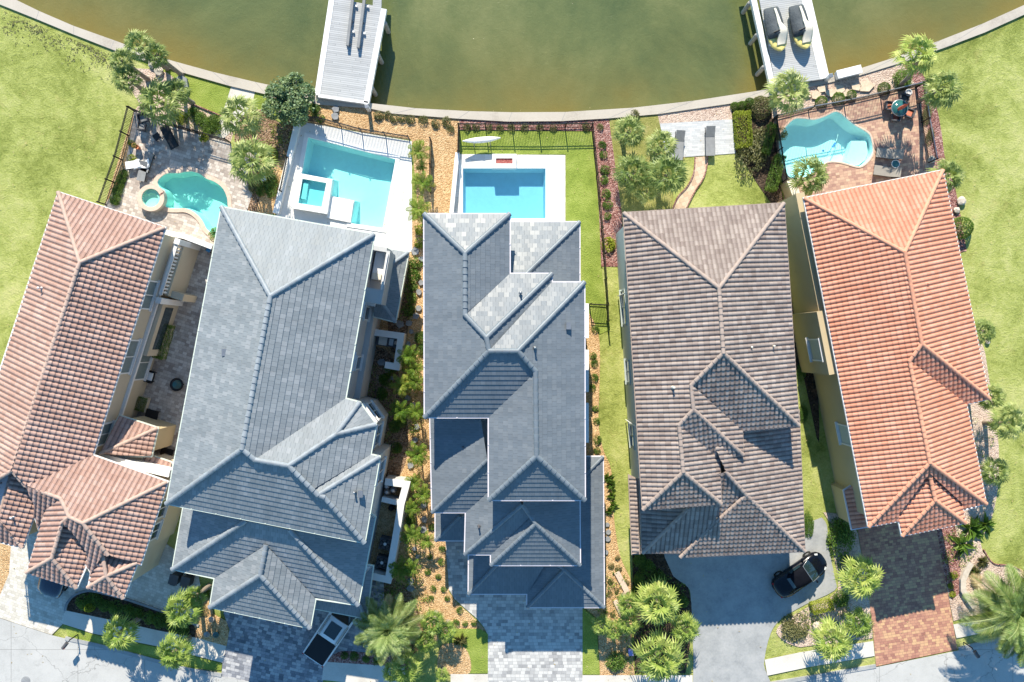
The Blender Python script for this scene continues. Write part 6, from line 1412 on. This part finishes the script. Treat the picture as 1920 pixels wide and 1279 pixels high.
# slate house: east wall windows, balcony, turret panes, fold of the white shelf
on_wall(out2, 8.6, 1, .45, [(.40,7.0,1.0,1.7),(.745,7.0,1.0,1.7),(.43,4.0,.9,1.6),(.76,4.0,.9,1.6)], H2, lites=1)
on_wall(out2, 8.6, 3, .45, [(.5,7.0,1.3,1.6),(.5,3.9,1.3,1.6)], H2, lites=2); on_wall(out2, 8.6, 4, .45, [(.5,6.9,1.5,1.8),(.5,3.9,1.5,1.8)], H2, lites=2); on_wall(out2, 8.6, 6, .45, [(.3,6.9,1.6,1.8),(.6,6.9,1.4,1.8),(.3,3.6,1.6,1.8)], H2, lites=2)
on_wall(out2, 8.6, 0, .45, [(.2,7.0,1.6,1.6),(.5,7.0,1.6,1.6),(.8,7.0,1.6,1.6),(.5,4.0,5.0,2.2),(.5,1.3,6.0,2.4)], H2, lites=4)
on_wall(out2, 8.6, 8, .45, [(k/7,z,1.1,1.5) for k in range(1,7) for z in (7.0,3.9)], H2, lites=1)
a_, b_, sg = edge(out2, 8.6, 1, .45); a_, b_ = np.array(a_), np.array(b_); u_ = (b_-a_)/np.linalg.norm(b_-a_); nr = np.array((u_[1], -u_[0]))*sg; rz = math.atan2(u_[1], u_[0]); L_ = np.linalg.norm(b_-a_)
def wb(name, t0, t1, d0, d1, z0, z1, mt):
    b = MB(); c_ = a_+u_*(L_*(t0+t1)/2)+nr*(d0+d1)/2; b.box((c_[0], c_[1], (z0+z1)/2), (L_*(t1-t0), abs(d1-d0), z1-z0), rz); return b.build(name, M[mt], H2)
wb('balcony_floor', .02, .34, 0, .95, 4.6, 4.8, 'stucco_gray'); wb('balcony_wall', .02, .36, 1.0, 1.25, 3.4, 6.1, 'stucco_gray'); wb('balcony_wall', .0, .03, 0, 1.0, 3.4, 6.1, 'stucco_gray'); wb('balcony_wall', .27, .36, 0, 1.0, 3.4, 6.1, 'stucco_gray')
wb('balcony_rail', .04, .27, 1.08, 1.16, 6.1, 6.25, 'trim'); wb('base_course', .36, 1.0, 0, .4, 0, 3.1, 'stucco_gray'); wb('string_course', .36, .38, 0, .7, 5.0, 5.25, 'trim')
c_ = a_+u_*(L_*.12)+nr*.5
p_ = empty('daybed', (c_[0], c_[1], 4.8), rz, 'white and pink day bed on the narrow balcony of the pale slate house', 'day bed')
for nm, cc, dd, mt in (('mattress', (0,0,.35), (1.9,.7,.15), 'whitefab'), ('frame', (0,0,.15), (2.0,.8,.25), 'aged'), ('pillow', (.7,0,.48), (.4,.6,.14), 'cream')): b = MB(); b.box(cc, dd); b.build(nm, M[mt], p_)
# charcoal house: white projecting ledges on the right side
for y0, y1 in ((569,634),(656,735),(756,830)):
    q = plan([(1094,y0),(1104,y0),(1104,y1),(1094,y1)], 4.5); b = MB(); b.prism(q, 3.9, 4.5); b.build('ledge', M['white'], H3)
    q = plan([(1092,y0+3),(1103,y0+3),(1103,y1-3),(1092,y1-3)], 4.5); b = MB(); b.prism(q, 0, 3.9); b.build('bay', M['stucco_white'], H3)
on_wall(out3, 9.0, 0, .4, [(.3,7.4,1.4,1.6),(.7,7.4,1.4,1.6),(.5,1.4,3.6,2.4)], H3); on_wall(out3, 9.0, 9, .4, [(k/7,z,1.1,1.5) for k in range(1,7) for z in (7.3,4.2)], H3, lites=1); on_wall(out3, 9.0, 6, .4, [(k/8,7.3,1.1,1.5) for k in range(1,8)], H3, lites=1); on_wall(out3, 9.0, 7, .4, [(.3,7.2,1.4,1.4),(.7,7.2,1.4,1.4)], H3)
# brown house: left wall strip with windows and pipes
on_wall(out4, 7.6, 7, .4, [(.12,6.2,1.3,1.5),(.3,6.2,1.3,1.5),(.47,6.2,2.0,1.5),(.66,6.2,2.6,1.5),(.88,6.2,3.0,1.8),(.2,2.2,1.6,1.6),(.45,2.2,1.6,1.6),(.7,2.2,2.4,1.8)], H4, 'shutter'); on_wall(out4, 7.6, 0, .4, [(.25,6.1,1.8,1.5),(.7,6.1,1.8,1.5),(.5,1.5,4.0,2.4)], H4)
on_wall(out4, 7.6, 1, .4, [(k/6,z,1.3,1.5) for k in range(1,6) for z in (6.1,2.2)], H4)
for y in (548,800):
    p = G((1172+ (y-470)*.062,y), 5); b = MB(); b.tube([(p.x+.2,p.y,6.9),(p.x-.02,p.y,6.6),(p.x-.02,p.y,.2)], .04, 8); b.build('downpipe', M['trim'], H4)
# garage doors and entry on the street side
def door(outl, h, i, ov, t, w_, hh, parent, mt='trim', nm='garage_door'):
    a, b2, sg = edge(outl, h, i, ov); a, b2 = np.array(a), np.array(b2); u = (b2-a)/np.linalg.norm(b2-a); n_ = np.array((u[1], -u[0]))*sg; c = a+(b2-a)*t+n_*.03; rz = math.atan2(u[1], u[0])
    q = MB(); q.box((c[0], c[1], hh/2+.05), (w_, .08, hh), rz); o = q.build(nm, M[mt], parent)
    q = MB()
    for k in range(1, 4): cc = c+n_*.045; q.box((cc[0], cc[1], .05+hh*k/4), (w_-.06, .02, .03), rz)
    q.build('panel_line', M['metal'], o)
door(out2b, 5.7, 3, .45, .5, 4.8, 2.4, H2); door(out3b, 6.2, 5, .4, .5, 4.6, 2.4, H3); door(out4b, 4.9, 1, .4, .5, 4.8, 2.4, H4); door(out5, 5.8, 6, .4, .5, 4.2, 2.4, H5); door(out1, 6.0, 10, .45, .5, 3.2, 2.4, H1)
# ochre house: shuttered windows and the stepped bay on the left wall
wi = 9
a_, b_, sg = edge(out5, 5.8, wi, .4); a_, b_ = np.array(a_), np.array(b_); u_ = (b_-a_)/np.linalg.norm(b_-a_); nr = np.array((u_[1], -u_[0]))*sg; rz = math.atan2(u_[1], u_[0]); L_ = np.linalg.norm(b_-a_)
for y, w_ in ((497,1.5),(653,1.5),(829,1.4)):
    t = 1-(y-372)/(987-372); wall_window(H5, a_, b_, t, 3.9, w_, 2.0, 'trim', 'shutter', .0 if y != 653 else .9, 1, True, 1 if sg > 0 else -1)
t = 1-(640-372)/(987-372); c_ = a_+u_*L_*t+nr*.45; b = MB(); b.box((c_[0], c_[1], 2.75), (4.4,.9,5.3), rz); b.build('bay', M['stucco_yellow'], H5)
c_ = a_+u_*L_*(1-(480-372)/(987-372))+nr*.3; b = MB(); b.box((c_[0], c_[1], 2.5), (9.5,.6,5.0), rz); b.build('bay', M['stucco_yellow'], H5)
on_wall(out5, 5.8, 0, .4, [(.2,4.2,1.5,1.5),(.6,4.2,2.0,1.5),(.5,1.3,4.0,2.3)], H5); on_wall(out5, 5.8, 1, .4, [(k/6,4.2,1.2,1.4) for k in range(1,6)], H5)
